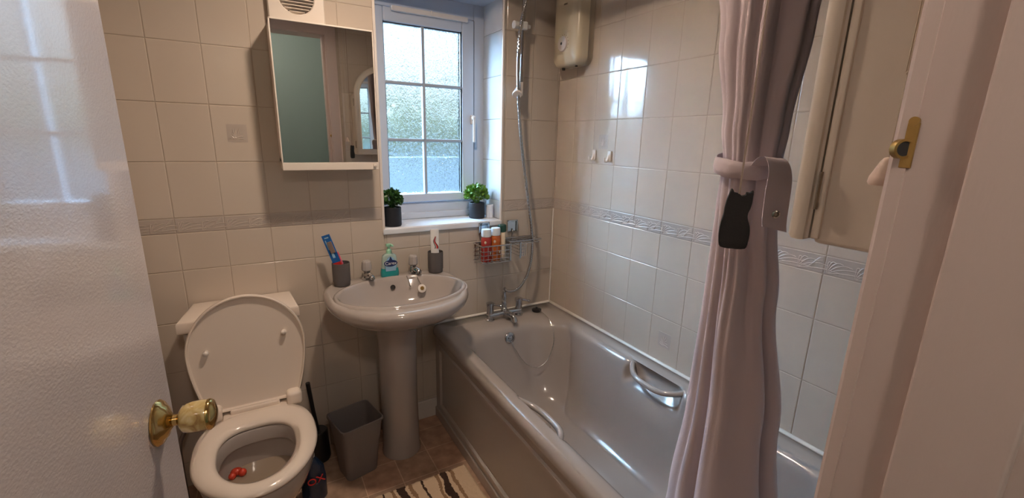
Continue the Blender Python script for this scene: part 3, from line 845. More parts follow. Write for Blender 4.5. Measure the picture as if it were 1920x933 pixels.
# cistern
mb = MB()
def crect(x0, x1, y0, y1, z, r=.02, N=48): return rrect(x0, x1, y0, y1, r, z, N)
mb.loft([crect(.015, .350, -.01, -.185, .425, .03), crect(.005, .358, -.008, -.195, .47, .03), crect(-.004, .358, -.006, -.197, .735, .025)], True, True)
mb.build('cistern', 'ceramic', to, smooth=50)
def trap(x0, x1, b0, b1, y0, y1, z, r=.012):
    q = [V((x0, y1, z)), V((x1, y1, z)), V((b1, y0, z)), V((b0, y0, z))]
    return q
mb = MB().prism(trap(-.016, .366, .012, .352, -.004, -.205, .738), (0, 0, .048), .010, 3)
mb.build('cistern_lid', 'seat_plastic', to, smooth=50)
# seat ring
rings = [egg(TX, -.465, .170, .235, .205, .405), egg(TX, -.465, .180, .248, .214, .407), egg(TX, -.465, .183, .252, .216, .415), egg(TX, -.465, .178, .246, .212, .424), egg(TX, -.467, .160, .222, .19, .429), egg(TX, -.485, .130, .186, .155, .428), egg(TX, -.490, .117, .168, .142, .421), egg(TX, -.490, .113, .163, .138, .412), egg(TX, -.490, .116, .166, .141, .405)]
rings.append(rings[0])
st = MB().loft(rings).build('seat', 'seat_plastic', to, smooth=60)
# lid, raised
hz, hy = .438, -.240
lean = math.radians(4.5)
def lidp(u, v, d):
    y = hy+v*math.sin(lean)-d*math.cos(lean); z = hz+v*math.cos(lean)+d*math.sin(lean)
    return V((TX+u, y, z))
def lid_outline():
    pts = []
    for i in range(41):
        a = PI*i/40; pts.append((.188*math.cos(a), .225+.197*math.sin(a)))
    for i in range(1, 13):
        t = i/12; pts.append((-.188+.036*t**1.8, .225-.205*t))
    pts += [(-.148, .010), (-.140, .003), (-.128, .0), (-.06, .0), (0, .0), (.06, .0), (.128, .0), (.140, .003), (.148, .010)]
    for i in range(12, 0, -1):
        t = i/12; pts.append((.188-.036*t**1.8, .225-.205*t))
    return pts
LO = lid_outline()
def lring(s_, d):
    return [lidp(u*s_, .21+(v-.21)*s_, d) for u, v in LO]
ld = MB().loft([lring(.97, -.004), lring(1, .0), lring(1.0, .014), lring(.985, .018), lring(.965, .017), lring(.955, .008), lring(.94, .006), lring(.3, .004)], True, True).build('lid', 'seat_plastic', to, smooth=40)
for u, v in ((-.128, .232), (.118, .262)):
    o = lidp(u, v, .005); n_ = lidp(u, v, .02)-o
    MB().lathe([(.0085, 0), (.010, .010), (.009, .016), (.005, .019), (0, .019)], o, n_, 16).build('bumper', 'white_plastic', ld)
for u in (-.130, .130):
    mb = MB().box((TX+u-.027, -.282, .412), (TX+u+.027, -.222, .470), .015, 4)
    mb.build('hinge', 'seat_plastic', to)
mb = MB().box((TX-.104, -.300, .407), (TX+.104, -.232, .4275), .004, 3); mb.build('seat_back', 'seat_plastic', st)
mb = MB().box((TX-.080, -.264, .424), (TX+.080, -.240, .444), .006, 3); mb.build('hinge_bar', 'seat_plastic', to)
# flush lever sits on the cistern end hidden from view; supply pipe in view on the left
pi = MB().tube(spline([(-.075, -.16, .0), (-.075, -.16, .2), (-.072, -.15, .29), (-.055, -.10, .32), (-.02, -.08, .38), (.03, -.08, .43)], 6), .0075, 12).build('supply_pipe', 'pipe_grey', to)
# red rim freshener floating in the pan
fr = thing('rim_block', (.112, -.39, .27), 'red and orange toilet freshener block inside the pan', 'toilet block')
MB().ball((.112, -.388, .281), .017, 9, (1.1, .9, .75)).ball((.130, -.400, .280), .013, 9).ball((.100, -.404, .279), .012, 9).build('block', 'freshener', fr)

# ------------------------------------------------------------------ bin, brush, bleach, mat
bn = thing('waste_bin', (.535, -.22, 0), 'grey plastic waste bin between toilet and pedestal', 'bin')
ang = math.radians(13)
def binr(s0, z, inset=0.0):
    pts = []
    hx, hy_ = lerp(.066, .088, s0)-inset, lerp(.056, .088, s0)-inset
    for p in rrect(-hx, hx, hy_, -hy_, .02, z, 48):
        pts.append(V((.537+p.x*math.cos(ang)-p.y*math.sin(ang), -.222+p.x*math.sin(ang)+p.y*math.cos(ang), z)))
    return pts
MB().loft([binr(0, .001), binr(.06, .01), binr(.97, .250), binr(1.0, .254, -.004), binr(1.0, .262, -.004), binr(1, .264, 0), binr(1, .260, .003), binr(0, .012, .003)], True, True).build('bin_body', 'bin_grey', bn, smooth=40)
tbr = thing('toilet_brush', (.385, -.09, 0), 'black toilet brush standing behind the toilet seat', 'toilet brush')
MB().lathe([(0, 0), (.042, 0), (.045, .01), (.040, .14), (.036, .145), (.012, .145), (0, .146)], (.400, -.075, .001), n=24).build('holder', 'black_plastic', tbr)
MB().tube([(.400, -.075, .14), (.388, -.085, .25), (.376, -.095, .395)], [.008, .008, .009], 12).build('handle', 'black_plastic', tbr)
bl = thing('bleach_bottle', (.375, -.33, 0), 'dark blue bleach bottle with red lettering beside the toilet', 'bleach bottle')
bx, by = .352, -.315
def blr(z, a, b, dx=0): return [V((bx+dx+a*math.cos(2*PI*j/32)*(1-.12*abs(math.sin(4*PI*j/32))), by+b*math.sin(2*PI*j/32), z)) for j in range(32)]
MB().loft([blr(.001, .040, .026), blr(.008, .046, .030), blr(.10, .046, .030), blr(.150, .040, .027), blr(.185, .024, .02, -.004), blr(.200, .014, .014, -.006)], True, True).build('bottle', 'bleach_blue', bl)
MB().lathe([(.017, .198), (.017, .228), (.010, .240), (.007, .262), (0, .263)], (bx-.006, by, 0), n=20).build('cap', 'print_white', bl)
LX = V((.97, -.05, .22)).normalized(); LZ = V((-.22, -.05, .97)).normalized(); LN = LX.cross(LZ)
text('OX', .042, Matrix(((LX.x, LZ.x, LN.x, bx+.006), (LX.y, LZ.y, LN.y, by-.0325), (LX.z, LZ.z, LN.z, .108), (0, 0, 0, 1))), 'print_red', 'lettering', bl, .0015)

def bath_mat():
    mb = MB(); x0, x1, y0, y1 = .455, .955, -.428, -1.20
    NX, NY = 100, 150; vs = []; fs = []
    for j in range(NY+1):
        for i in range(NX+1):
            x = lerp(x0, x1, i/NX); y = lerp(y0, y1, j/NY)
            e = min(i, NX-i, j, NY-j)
            n_ = noise.noise(V((x*90, y*90, 0)))
            z = .004+(.012+.003*n_)*min(1, e/2.0)
            vs.append((x+.003*noise.noise(V((0, y*40, 3)))*(e == 0), y+.003*noise.noise(V((x*40, 0, 7)))*(e == 0), z))
    for j in range(NY):
        for i in range(NX):
            a = j*(NX+1)+i; fs.append((a, a+1, a+NX+2, a+NX+1))
    mb.add(vs, fs); mb.box((x0, y1, .001), (x1, y0, .004))
    o = mb.build('bath_mat', 'mat_pile', smooth=180)
    tag(o, 'cream bath mat with brown wavy stripes beside the bath', 'bath mat')
bath_mat()

# ------------------------------------------------------------------ mirror cabinet on the far wall
mc = thing('mirror_cabinet', (.535, -.07, 1.29), 'white wall cabinet with large mirrored door left of the window', 'mirror cabinet')
CX0, CX1, CZ0, CZ1, CY = .361, .712, 1.288, 1.806, -.130
mb = MB()
mb.box((CX0, CY+.006, CZ0+.03), (CX0+.012, -.004, CZ1), .0015).box((CX1-.012, CY+.006, CZ0+.03), (CX1, -.004, CZ1), .0015).box((CX0, CY+.006, CZ1-.012), (CX1, -.004, CZ1), .0015).box((CX0, CY+.006, CZ0+.03), (CX1, -.004, CZ0+.042), .0015).box((CX0+.004, -.012, CZ0+.03), (CX1-.004, -.004, CZ1-.004))
mb.build('carcass', 'cabinet_white', mc)
mb = MB().box((CX0+.001, CY-.003, CZ0), (CX1-.001, -.004, CZ0+.029), .002); mb.build('shelf_rail', 'cabinet_white', mc)
mb = MB()
mb.box((CX0, CY-.004, CZ0+.029), (CX0+.005, CY+.008, CZ1), .001).box((CX1-.004, CY-.004, CZ0+.029), (CX1, CY+.008, CZ1), .001).box((CX0, CY-.004, CZ1-.005), (CX1, CY+.008, CZ1), .001)
mb.build('door_frame', 'cabinet_white', mc)
MB().box((CX0+.005, CY-.001, CZ0+.030), (CX1-.004, CY+.004, CZ1-.005)).build('mirror', 'mirror', mc)
MB().lathe([(.006, 0), (.005, .008), (.007, .011), (0, .013)], (CX1-.018, CY-.003, CZ0+.018), (0, -1, 0), 14).build('knob', 'cabinet_white', mc)

# ------------------------------------------------------------------ extractor fan
ef = thing('extractor_fan', (.46, -.01, 1.9), 'white square extractor fan with round slatted grille above the mirror cabinet', 'extractor fan')
FX, FZ, FR = .466, 1.908, .060
mb = MB()
N = 48
sq = []
for j in range(N):
    t = 2*PI*j/N; c, s_ = math.cos(t), math.sin(t); k = .096/max(abs(c), abs(s_))
    sq.append((c*k, s_*k))
rg = lambda pts, y: [V((FX+a, y, FZ+b)) for a, b in pts]
ci = [(math.cos(2*PI*j/N)*FR, math.sin(2*PI*j/N)*FR) for j in range(N)]
mb.loft([rg(sq, -.004), rg(sq, -.026), rg([(a*.96, b*.96) for a, b in sq], -.031), rg([(a*1.06, b*1.06) for a, b in ci], -.032), rg(ci, -.029), rg(ci, -.008)])
mb.build('cover', 'cabinet_white', ef, smooth=35)
MB().lathe([(0, .0), (FR, 0), (FR, .002), (0, .002)], (FX, -.008, FZ), (0, -1, 0), 32).build('fan_back', 'black_hole', ef)
mb = MB()
for k in range(-5, 6):
    z = k*.0108; hw = math.sqrt(max(0, FR*FR-z*z))
    if hw < .01: continue
    Mx = Matrix.Translation((FX, -.024, FZ+z)) @ Matrix.Rotation(math.radians(-28), 4, 'X')
    mb.box((-hw, -.007, -.0016), (hw, .007, .0016), .0006, 1, Mx)
mb.build('grille', 'cabinet_white', ef)

# ------------------------------------------------------------------ plants and candle on the sill
def plant(x, y, r, h, fr, n, leaf, m, label, seed, sq=1.0):
    rnd = random.Random(seed)
    p = thing('potted_plant', (x, y, WZ0), label, 'potted plant', 'potted plants on the window sill')
    z = WZ0+.0008
    MB().lathe([(0, 0), (r*.93, 0), (r, .004), (r, h-.003), (r-.002, h), (r-.004, h-.001), (r-.004, h-.010), (0, h-.010)], (x, y, z), n=32).build('pot', 'pot_black', p)
    MB().lathe([(0, h-.009), (r-.005, h-.009), (r*.5, h-.004), (0, h-.002)], (x, y, z), n=20).build('soil', 'soil', p)
    mb = MB()
    stems = MB()
    for i in range(n):
        th = rnd.uniform(0, 2*PI); ph = math.acos(rnd.uniform(-.35, 1)); rr_ = fr*(rnd.uniform(.35, 1)**.5)
        d = V((math.sin(ph)*math.cos(th), math.sin(ph)*math.sin(th), math.cos(ph)*sq))
        c = V((x, y, z+h+fr*.62))+d*rr_
        if c.z < z+h+.004: c.z = z+h+.004+rnd.uniform(0, .01)
        if c.y > .176: c.y = .176-rnd.uniform(0, .01)
        if c.x > WX1-.008: c.x = WX1-.008-rnd.uniform(0, .01)
        if c.x < WX0+.010: c.x = WX0+.010+rnd.uniform(0, .01)
        dirv = (d+V((rnd.gauss(0, .5), rnd.gauss(0, .5), rnd.gauss(.2, .5)))).normalized()
        sdv = dirv.cross(V((rnd.gauss(0, 1), rnd.gauss(0, 1), rnd.gauss(0, 1)))).normalized(); up = sdv.cross(dirv)
        L = leaf*rnd.uniform(.7, 1.25); w_ = L*.42
        mb.add([c-dirv*L*.5, c+sdv*w_+up*L*.1-dirv*.05*L, c+dirv*L*.5-up*L*.08, c-sdv*w_+up*L*.1-dirv*.05*L, c+dirv*L*.05], [(0, 1, 4), (1, 2, 4), (2, 3, 4), (3, 0, 4)])
        if i % 9 == 0: stems.tube([(x+d.x*.006, y+d.y*.006, z+h-.006), (x*.5+c.x*.5, y*.5+c.y*.5, (z+h+c.z)/2+.003), c], .0008, 4)
    mb.build('foliage', m, p, smooth=180, recalc=False)
    stems.build('stems', m, p)
plant(.803, .045, .0415, .086, .052, 620, .0155, 'leaf_dark', 'dark bushy plant in black pot at the left end of the sill', 3, 1.05)
plant(1.255, .088, .0405, .080, .064, 420, .022, 'leaf_light', 'yellow green leafy plant in black pot at the right end of the sill', 9, .86)
cd = MB().lathe([(0, 0), (.018, 0), (.020, .002), (.020, .066), (.018, .068), (.010, .066), (0, .066)], (1.319, .066, WZ0+.0008), n=28).build('candle', 'candle_white')
tag(cd, 'white cylindrical candle beside the yellow green plant', 'candle')

# ------------------------------------------------------------------ shower rail, hose, heater
sr = thing('shower_rail', (1.415, -.03, 1.66), 'chrome riser rail with clear brackets right of the window', 'shower rail')
MB().tube([(1.418, -.055, 1.675), (1.430, -.055, 2.30)], .0095, 14).build('rail', 'chrome', sr)
mb = MB().tube([(1.418, -.055, 1.625), (1.418, -.055, 1.685)], .0115, 14)
mb.tube([(1.418, -.055, 1.645), (1.418, -.004, 1.645)], .009, 12)
mb.build('lower_bracket', 'white_plastic', sr)
mb = MB().tube([(1.43, -.055, 2.285), (1.43, -.004, 2.285)], .010, 12).lathe([(.02, 0), (.02, .012), (.01, .014)], (1.43, -.004, 2.285), (0, -1, 0), 16)
mb.build('upper_bracket', 'white_plastic', sr)
mb = MB().tube([(1.368, -.062, 1.930), (1.405, -.060, 1.930)], [.017, .015], 14).tube([(1.405, -.058, 1.930), (1.458, -.055, 1.932)], [.013, .009], 12).box((1.403, -.080, 1.912), (1.437, -.038, 1.948), .008, 3)
mb.build('slider', 'clear_plastic', sr)
sd_ = MB().lathe([(.010, 0), (.013, .010), (.020, .034), (.023, .044), (.021, .048), (0, .048)], (1.402, -.052, 1.655), (-.42, -.62, -.66), 20).build('soap_dish_cup', 'white_plastic', sr)
hs = spline([(1.440, -.075, 2.28), (1.428, -.082, 2.08), (1.402, -.082, 1.97), (1.389, -.080, 1.88), (1.386, -.080, 1.70), (1.402, -.080, 1.50), (1.428, -.080, 1.32), (1.462, -.080, 1.13), (1.492, -.078, .96), (1.498, -.078, .84), (1.478, -.078, .735), (1.440, -.078, .672), (1.40, -.078, .648), (1.362, -.078, .648), (1.342, -.078, .660), (1.335, -.079, .668)], 40)
ho = MB().tube(hs, [.0078 if (i//2) % 2 else .0069 for i in range(len(hs))], 10).build('shower_hose', 'chrome', smooth=180)
tag(ho, 'long chrome shower hose looping down from the rail to the bath mixer', 'shower hose')

eh = thing('electric_shower', (1.64, -.16, 1.76), 'cream electric shower unit with a round dial near the corner', 'electric shower')
def heat(x, ins, N=96):
    zb, zt = 1.766+ins, 2.14-ins; y0, y1 = -.058-ins, -.262+ins
    out = []
    r0 = max(.004, .034-ins)
    pts = []
    for cy, cz, a0 in ((y0-r0, zt-r0, 0), (y1+r0, zt-r0, 90), (y1+r0, zb+r0, 180), (y0-r0, zb+r0, 270)):
        for i in range(N//4):
            a = math.radians(a0+90*i/(N//4-1)); pts.append(V((x, cy+r0*math.cos(a), cz+r0*math.sin(a))))
    # bowed lower edge
    for p in pts:
        if p.z < zb+.05: p.z -= .012*(1-((p.y-(y0+y1)/2)/((y0-y1)/2))**2)
    return pts
MB().loft([heat(XR-.003, .004), heat(XR-.030, .004), heat(XR-.034, .001)], True, True).build('back_plate', 'heater_side', eh, smooth=50)
MB().loft([heat(XR-.035, 0), heat(XR-.070, .001), heat(XR-.084, .006), heat(XR-.092, .018), heat(XR-.096, .05)], True, True).build('casing', 'heater_cream', eh, smooth=50)
DC = V((XR-.0955, -.152, 1.858))
MB().lathe([(0, 0), (.034, 0), (.034, .006), (.032, .009), (0, .010)], DC, (-1, 0, 0), 36).build('dial', 'dial_white', eh)
mb = MB()
for k in range(12):
    a = math.radians(-30+240*k/11); c = DC+V((.0005, -math.cos(a)*.040, math.sin(a)*.040))
    mb.box(c-V((.0012, .0022, .0022)), c+V((.0008, .0022, .0022)), .0005)
mb.build('dial_marks', 'dial_mark', eh)
MB().box(DC+V((-.0005, -.055, .047)), DC+V((.0015, -.026, .050))).build('lettering', 'dial_mark', eh)
MB().box(DC+V((-.0005, -.022, .165)), DC+V((.0012, .008, .172))).build('badge', 'dial_mark', eh)
MB().lathe([(0, .0095), (.006, .0095), (.006, .0115), (0, .0115)], DC+V((0, .002, .001)), (-1, 0, 0), 14).build('dial_hole', 'black_hole', eh)
mb = MB().lathe([(.008, 0), (.008, .012), (0, .012)], (XR-.06, -.115, 1.762), (0, 0, -1), 14)
mb.build('outlet', 'black_hole', eh)
MB().lathe([(.006, 0), (.006, .01), (0, .01)], (XR-.06, -.215, 1.765), (0, 0, -1), 14).build('inlet', 'black_hole', eh)

# ------------------------------------------------------------------ hooks on the right wall
for (y, z, la) in ((-.318, 1.355, 'small white wall hook nearer the corner below the decorated tile'), (-.424, 1.352, 'small white wall hook further from the corner below the decorated tile')):
    h = thing('wall_hook', (XR, y, z), la, 'hook', 'white hooks on the right wall')
    mb = MB().box((XR-.0095, y-.011, z-.022), (XR-.0035, y+.011, z+.026), .003, 3); mb.build('hook_plate', 'white_plastic', h)
    mb = MB().tube(spline([(XR-.007, y, z+.012), (XR-.014, y, z-.010), (XR-.022, y, z-.022), (XR-.033, y, z-.018), (XR-.035, y, z-.004)], 6), [.0055]*12+[.0045]*13, 12); mb.build('hook_arm', 'white_plastic', h)

# ------------------------------------------------------------------ caddy and bottles
ca = thing('wire_caddy', (1.36, -.06, .82), 'chrome wire caddy on suction plates beside the shower hose', 'caddy')
for x in (1.247, 1.412):
    mb = MB().box((x-.030, -.012, .952), (x+.030, -.0045, 1.012), .003, 2)
    o = mb.build('suction_plate', 'chrome', ca)
    mb = MB()
    for a, b in (((x-.030, -.019, .952), (x-.023, -.011, 1.012)), ((x+.023, -.019, .952), (x+.030, -.011, 1.012)), ((x-.03, -.019, 1.005), (x+.03, -.011, 1.012))): mb.box(a, b, .002)
    mb.build('plate_rim', 'chrome', o)
mb = MB(); W = .0022
def loop(x0, x1, y0, y1, z, r=W): mb.tube(spline([(x0+.01, y0, z), (x1-.01, y0, z), (x1, y0-.01, z), (x1, y1+.01, z), (x1-.01, y1, z), (x0+.01, y1, z), (x0, y1+.01, z), (x0, y0-.01, z)], 4, True), r, 8, closed=True)
for z in (.822, .842, .862, .882): loop(1.195, 1.352, -.010, -.108, z, .0016)
loop(1.195, 1.352, -.010, -.108, .908, .0034)
for i in range(7):
    x = 1.20+.0245*i
    mb.tube([(x, -.108, .908), (x, -.108, .822), (x, -.010, .822), (x, -.010, .908)], .0015, 6)
for x in (1.247, 1.412): mb.tube(spline([(x, -.014, .965), (x, -.020, .95), (x, -.012, .93), (x, -.010, .905)], 5), .0035, 8)
mb.build('basket', 'chrome', ca)
mb = MB()
loop(1.352, 1.535, -.010, -.100, .918, .0034); loop(1.360, 1.528, -.010, -.094, .903, .002)
for i in range(9):
    x = 1.365+.020*i; mb.tube([(x, -.010, .903), (x, -.094, .903)], .0014, 6)
for z in (.835, .852, .869, .886): mb.tube([(1.352, -.010, z), (1.415, -.010, z), (1.415, -.085, z), (1.44, -.094, z)], .0014, 6)
mb.box((1.408, -.104, .826), (1.417, -.098, .914), .002).box((1.345, -.112, .822), (1.354, -.104, .905), .002)
for x in (1.425, 1.437, 1.449): mb.tube([(x, -.094, .903), (x, -.094, .838)], .0014, 6)
mb.tube([(1.352, -.012, .918), (1.535, -.012, .918)], .003, 8)
mb.build('soap_tray', 'chrome', ca)
def bottle(x, y, rx, ry, h, m, capm, caph, capr, label, name='shower_gel_bottle'):
    b = thing(name, (x, y, .8245), label, 'bottle', 'bottles in the wire caddy')
    z0 = .8245
    rg = lambda z, k: [V((x+rx*k*math.cos(2*PI*j/28), y+ry*k*math.sin(2*PI*j/28), z0+z)) for j in range(28)]
    MB().loft([rg(0, .9), rg(.004, 1), rg(h*.85, 1), rg(h*.95, .92), rg(h, .7)], True, True).build('bottle', m, b)
    MB().lathe([(capr*.96, h-.001), (capr, h+.003), (capr*.97, h+caph-.004), (capr*.85, h+caph), (0, h+caph)], (x, y, z0), n=24, sy=min(1, ry/capr*.98)).build('cap', capm, b)
    return b
bA = bottle(1.231, -.072, .0268, .024, .128, 'bottle_red', 'cap_white', .036, .0255, 'red bottle with white cap at the front of the wire caddy')
bB = bottle(1.286, -.066, .0268, .024, .130, 'bottle_orange', 'cap_white', .036, .0255, 'orange red bottle with white cap in the middle of the wire caddy')
bC = bottle(1.330, -.052, .0165, .026, .142, 'bottle_cream', 'cap_green', .034, .0225, 'cream bottle with dark green cap at the right of the wire caddy')
for b, x, y in ((bA, 1.232, -.072), (bB, 1.286, -.066)):
    mb = MB().ball((x-.012, y-.0185, .925), .0085, 8, (1, .5, 1.1))
    mb.build('label_spot', 'bottle_cream', b)
    MB().ball((x+.011, y-.0195, .870), .007, 8, (1, .5, 1.3)).build('label_spot', 'bottle_cream', b)

# ------------------------------------------------------------------ arched mirror cabinet over the bath end
ac = thing('arched_cabinet', (1.125, -1.72, 1.29), 'cream wall cabinet with arched door seen from the side by the door frame', 'cabinet')
AX0, AX1, AZ0, AZS = .925, 1.325, 1.290, 1.700
AF0, AF1 = -1.636, -1.664           # door front and back
mb = MB()
def archp(ins, y, zb=0):
    r = (AX1-AX0)/2-ins; cx = (AX0+AX1)/2
    pts = [V((AX0+ins, y, AZ0+ins))]+[V((cx+r*math.cos(math.radians(180-180*i/24)), y, AZS+r*math.sin(math.radians(180-180*i/24)))) for i in range(25)]+[V((AX1-ins, y, AZ0+ins))]
    R_ = Matrix.Translation((AX0, AF1, 0)) @ Matrix.Rotation(math.radians(3.2), 4, 'Z') @ Matrix.Translation((-AX0, -AF1, 0))
    return [R_ @ p for p in pts]          # the door stands a little ajar
rings = [archp(.010, AF1), archp(.001, AF1+.004), archp(0, AF1+.010), archp(.001, AF0-.008), archp(.006, AF0-.002), archp(.014, AF0), archp(.030, AF0), archp(.036, AF0-.004), archp(.040, AF0-.010)]
mb.loft(rings)
dr = mb.build('arched_door', 'cabinet_cream', ac, smooth=50)
MB().prism(archp(.038, AF0-.014), (0, .004, 0)).build('mirror', 'mirror', dr)
mb = MB().prism(archp(.004, AF1-.001), (0, .006, 0)); mb.build('door_back', 'cabinet_cream', dr)
mb = MB()
mb.box((AX0+.003, AF1-.014, AZ0+.004), (AX0+.012, AF1-.003, AZ0+.415), .002)
mb.box((AX0+.006, YB+.004, AZ0-.002), (AX1-.006, AF1-.006, AZ0+.415), .006, 3)
mb.build('carcass', 'cabinet_cream', ac)
for z in (1.360, 1.650):
    MB().tube([(AX0-.001, AF1-.005, z-.025), (AX0-.001, AF1-.005, z+.025)], .0024, 10).build('hinge', 'hinge_metal', ac)

# ------------------------------------------------------------------ pull cords
pc = thing('light_pull', (.880, -1.755, 1.377), 'pale cone shaped cord pull hanging in front of the cream cabinet', 'cord pull')
pz = 1.377
MB().lathe([(0, 0), (.0135, 0), (.0150, .003), (.0142, .009), (.007, .026), (.004, .030), (0, .031)], (.880, -1.755, pz), n=24).build('weight', 'pull_pink', pc)
MB().tube([(.880, -1.755, pz+.03), (.882, -1.755, ZC)], .0009, 6).build('cord', 'cord_cream', pc)
MB().ball((.8803, -1.755, pz+.118), .0022, 6).tube([(.8806, -1.753, pz+.118), (.884, -1.752, ZC)], .0008, 6).build('knot', 'cord_cream', pc)
cp = thing('cat_pull', (.880, -1.59, 1.26), 'black cat shaped cord pull hanging over the tied curtain', 'cord pull')
def cat():
    out = [(-.020, 0), (.0, -.001), (.022, 0), (.025, .012), (.026, .026), (.024, .040), (.019, .053), (.0185, .062), (.021, .070), (.0225, .080), (.0225, .090), (.022, .100), (.014, .0935), (.004, .090), (-.005, .0915), (-.013, .102), (-.0165, .092), (-.0195, .080), (-.021, .068), (-.0215, .056), (-.024, .042), (-.025, .028), (-.024, .012)]
    pts = [V((a*.50, -a*.62, b*.86)) for a, b in spline2(out)]
    return pts
def spline2(pp):
    return [(p.x, p.y) for p in spline([V((a, b, 0)) for a, b in pp], 3, True)]
cpos = V((.880, -1.586, 1.268))
nrm = V((-.78, -.62, 0))
MB().prism([p+cpos-nrm*.006 for p in cat()], nrm*.012, .003, 3).build('cat', 'cat_black', cp, smooth=60)
MB().tube([cpos+V((0, 0, .065)), cpos+V((.001, 0, .30)), cpos+V((.004, 0, ZC-1.268))], .0014, 6).build('cord', 'cord_brown', cp)

# ------------------------------------------------------------------ curtain
CAM = V((0.270, -1.979, 1.417)); CK = 1.115
CU = [  # z, x, y centre, half-width along y, half-depth along x
    (.40, 1.190, -1.455, .150, .070), (.54, 1.180, -1.458, .134, .068), (.84, 1.160, -1.464, .100, .062), (1.12, 1.130, -1.462, .070, .052), (1.29, 1.120, -1.456, .056, .046), (1.382, 1.118, -1.452, .050, .040), (1.455, 1.118, -1.449, .058, .045), (1.62, 1.118, -1.443, .081, .053), (1.84, 1.118, -1.430, .118, .060), (2.13, 1.118, -1.420, .160, .064)]
# folds: (angle at top, angle at bottom, depth at z = 2.1, 1.6, 1.38, 1.2, .95, .4, width in degrees)
FOLDS = [(294, 288, .24, .26, .14, .30, .36, .38, 8), (258, 266, .30, .26, .14, .20, .05, .02, 7), (222, 226, .46, .50, .34, .40, .10, .03, 14), (178, 192, .22, .22, .14, .26, .32, .30, 8),
         (316, 312, .10, .12, .06, .16, .14, .08, 6), (240, 240, .0, .02, .05, .30, .26, .05, 24), (204, 210, .08, .08, .06, .10, .02, .0, 7), (276, 276, .05, .06, .06, .14, .02, .0, 5),
         (140, 140, .3, .3, .15, .3, .3, .3, 12), (95, 95, .3, .3, .15, .3, .3, .3, 12), (50, 50, .3, .3, .15, .3, .3, .3, 12), (8, 8, .3, .3, .15, .3, .3, .3, 12)]
FZ_ = (.4, .95, 1.2, 1.38, 1.6, 2.1)
def fold(th, z):
    k = 0; t = max(0, min(1, (2.1-z)/1.5))
    for f in FOLDS:
        a = lerp(f[0], f[1], t)+1.3*math.sin(z*3+f[0])
        dep = interp([(q, d) for q, d in zip(FZ_, reversed(f[2:8]))], z)[0]
        e = abs((th-a+180) % 360-180)/f[8]
        if e < 6: k += dep*math.exp(-(e*e+.15)**.5*1.1)*1.5
    return min(.8, k)
def curtain():
    c = thing('shower_curtain', (1.15, -1.47, .40), 'dusty pink shower curtain gathered and tied at the bath end', 'shower curtain')
    NZ, NT = 120, 360; rings = []
    for i in range(NZ+1):
        z = lerp(.40, 2.12, i/NZ)
        x, y, hy_, hx = interp(CU, z)
        ring = []
        for j in range(NT):
            th = 360*j/NT
            v = fold(th, z)
            k = 1.07-v+.06*noise.noise(V((th*.017, z*1.1, 4)))
            a = math.radians(th)
            ring.append(V((x+hx*math.sin(a)*k*(1.25 if math.sin(a) < 0 else 1), y+hy_*math.cos(a)*k, z)))
        rings.append(ring)
    MB().loft(rings, False, True).build('cloth', 'curtain_cloth', c, smooth=180)
curtain()
def away(p): return CAM+(V(p)+V((-.003, .006, 0))-CAM)*CK          # tie band set out at the curtain's distance
tie = thing('curtain_tieback', (1.118, -1.452, 1.37), 'pink fabric tie band around the shower curtain with a hanging tail', 'tieback')
mb = MB(); rings = []
for (dz, k) in ((-.014, 1.03), (-.013, 1.08), (-.004, 1.12), (.006, 1.11), (.013, 1.08), (.015, 1.03), (.012, 1.0), (-.011, 1.0), (-.014, 1.03)):
    ring = []
    for j in range(64):
        a = 2*PI*j/64
        ring.append(away(V((1.030+.0445*k*math.sin(a)*(1.12 if math.sin(a) < 0 else 1), -1.506+.0505*k*math.cos(a), 1.383+dz+.008*math.sin(a*1.0+.6)+.003*noise.noise(V((3*math.cos(a), 3*math.sin(a), dz*40)))))))
    rings.append(ring)
mb.loft(rings); mb.build('band', 'curtain_cloth', tie, smooth=60)
mb = MB()
path = spline([(.992, -1.548, 1.385), (.990, -1.562, 1.398), (.988, -1.578, 1.396), (.986, -1.588, 1.375), (.985, -1.590, 1.34), (.985, -1.591, 1.305), (.984, -1.594, 1.288)], 8)
vs = []; fs = []
wv = V((.62, -.50, 0)).normalized()
for i, p in enumerate(path):
    t = i/(len(path)-1); hw = lerp(.012, .0185, min(1, t*1.6))
    for s_ in (-1, 1):
        for d in (0, .0022): vs.append(p+wv*hw*s_*(1 if d == 0 else 1)+V((-.5, -.62, 0)).normalized()*d+V((0, 0, -.004*s_*t)))
n_ = len(path)
for i in range(n_-1):
    a = 4*i; b = a+4
    fs += [(a, a+2, b+2, b), (a+1, b+1, b+3, a+3), (a, b, b+1, a+1), (a+2, a+3, b+3, b+2)]
fs += [(0, 1, 3, 2), (4*(n_-1), 4*(n_-1)+2, 4*(n_-1)+3, 4*(n_-1)+1)]
mb.add([away(v) for v in vs], fs); mb.build('tail', 'curtain_cloth', tie, smooth=40)
MB().lathe([(.0065, 0), (.0070, .002), (.0045, .0032), (.0035, .002), (.0035, 0)], away((.9815, -1.5945, 1.312)), V((-.5, -.62, 0)), 20).build('eyelet', 'eyelet', tie)
rl = thing('curtain_rail', (1.118, -.9, 2.12), 'white shower curtain rail above the bath edge', 'curtain rail')
MB().tube([(1.118, -.004, 2.135), (1.118, YB+.004, 2.135)], .0125, 14).build('rod', 'white_plastic', rl)
for y in (-.004, YB+.004):
    MB().lathe([(.026, 0), (.026, .010), (.015, .016)], (1.118, y, 2.135), (0, -1 if y > -.5 else 1, 0), 20).build('end_socket', 'white_plastic', rl)
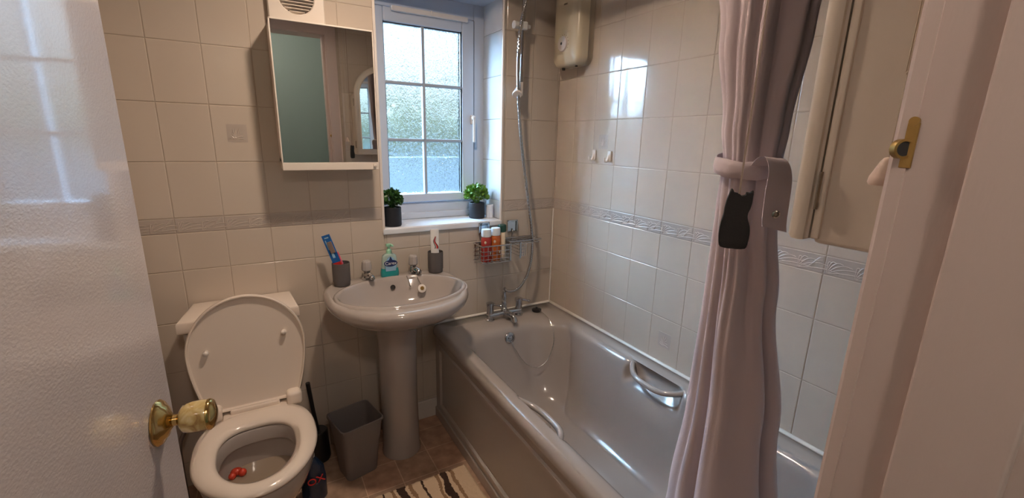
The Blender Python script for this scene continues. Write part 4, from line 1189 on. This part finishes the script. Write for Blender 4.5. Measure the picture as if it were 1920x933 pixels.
for k in range(6):
    y = -1.30-.048*k
    r = MB().tube(arc((1.118, y, 2.126), .026, 0, 360, 24, 'xz')[:-1], .0022, 8, closed=True).build('curtain_ring', 'white_plastic')
    tag(r, 'white curtain ring on the rail above the gathered curtain', 'curtain ring', 'curtain rings on the rail')

# ------------------------------------------------------------------ lamps
cl = thing('ceiling_light', (.69, -.70, ZC), 'small round white downlight on the bathroom ceiling', 'ceiling light')
MB().lathe([(.055, 0), (.055, .010), (.030, .016), (.022, .040), (.060, .090), (.066, .112), (.063, .112), (.056, .094), (.0, .094)], (.69, -.70, ZC), (0, 0, -1), 32).build('holder', 'white_plastic', cl)
MB().lathe([(0, .098), (.050, .098), (.050, .099), (0, .099)], (.69, -.70, ZC), (0, 0, -1), 32).build('lens', 'bulb_glass', cl)
hl = thing('hall_light', (.35, -2.45, ZC), 'warm globe light on the hall ceiling', 'ceiling light')
MB().lathe([(.06, 0), (.06, .02), (0, .02)], (.35, -2.45, ZC), (0, 0, -1), 28).build('holder', 'white_plastic', hl)
MB().ball((.35, -2.45, ZC-.08), .06, 12).build('globe', 'hall_glass', hl)

# ------------------------------------------------------------------ hedge beyond the garden wall
def hedge():
    rnd = random.Random(2); mb = MB()
    for i in range(46):
        x = -3.6+.2*i+rnd.uniform(-.1, .1); h = 1.75+rnd.uniform(-.18, .22); y = 3.6+rnd.uniform(-.12, .12)
        n = 8; rings = []
        for a in range(n+1):
            ph = PI*a/n; r = math.sin(ph)
            rings.append([V((x+.30*r*math.cos(2*PI*j/12)*(1+.2*rnd.random()), y+.35*r*math.sin(2*PI*j/12)*(1+.2*rnd.random()), h/2-.01-h/2*math.cos(ph))) for j in range(12)])
        mb.loft(rings)
    for i in range(2600):
        x = rnd.uniform(-3.2, 5.2); z = 1.55+abs(rnd.gauss(0, .32)); y = 3.45+rnd.uniform(-.25, .25); q = rnd.uniform(.02, .06)
        a = rnd.uniform(0, PI); b = rnd.uniform(-.6, .6)
        u = V((math.cos(a), b, math.sin(a)))*q; v = V((-math.sin(a), -b*.5, math.cos(a)))*q*.6
        c = V((x, y, z)); mb.add([c-u, c+v, c+u, c-v], [(0, 1, 2, 3)])
    tag(mb.build('hedge', 'hedge_leaf', smooth=180), 'green brown hedge outside beyond the garden wall', 'hedge')
hedge()
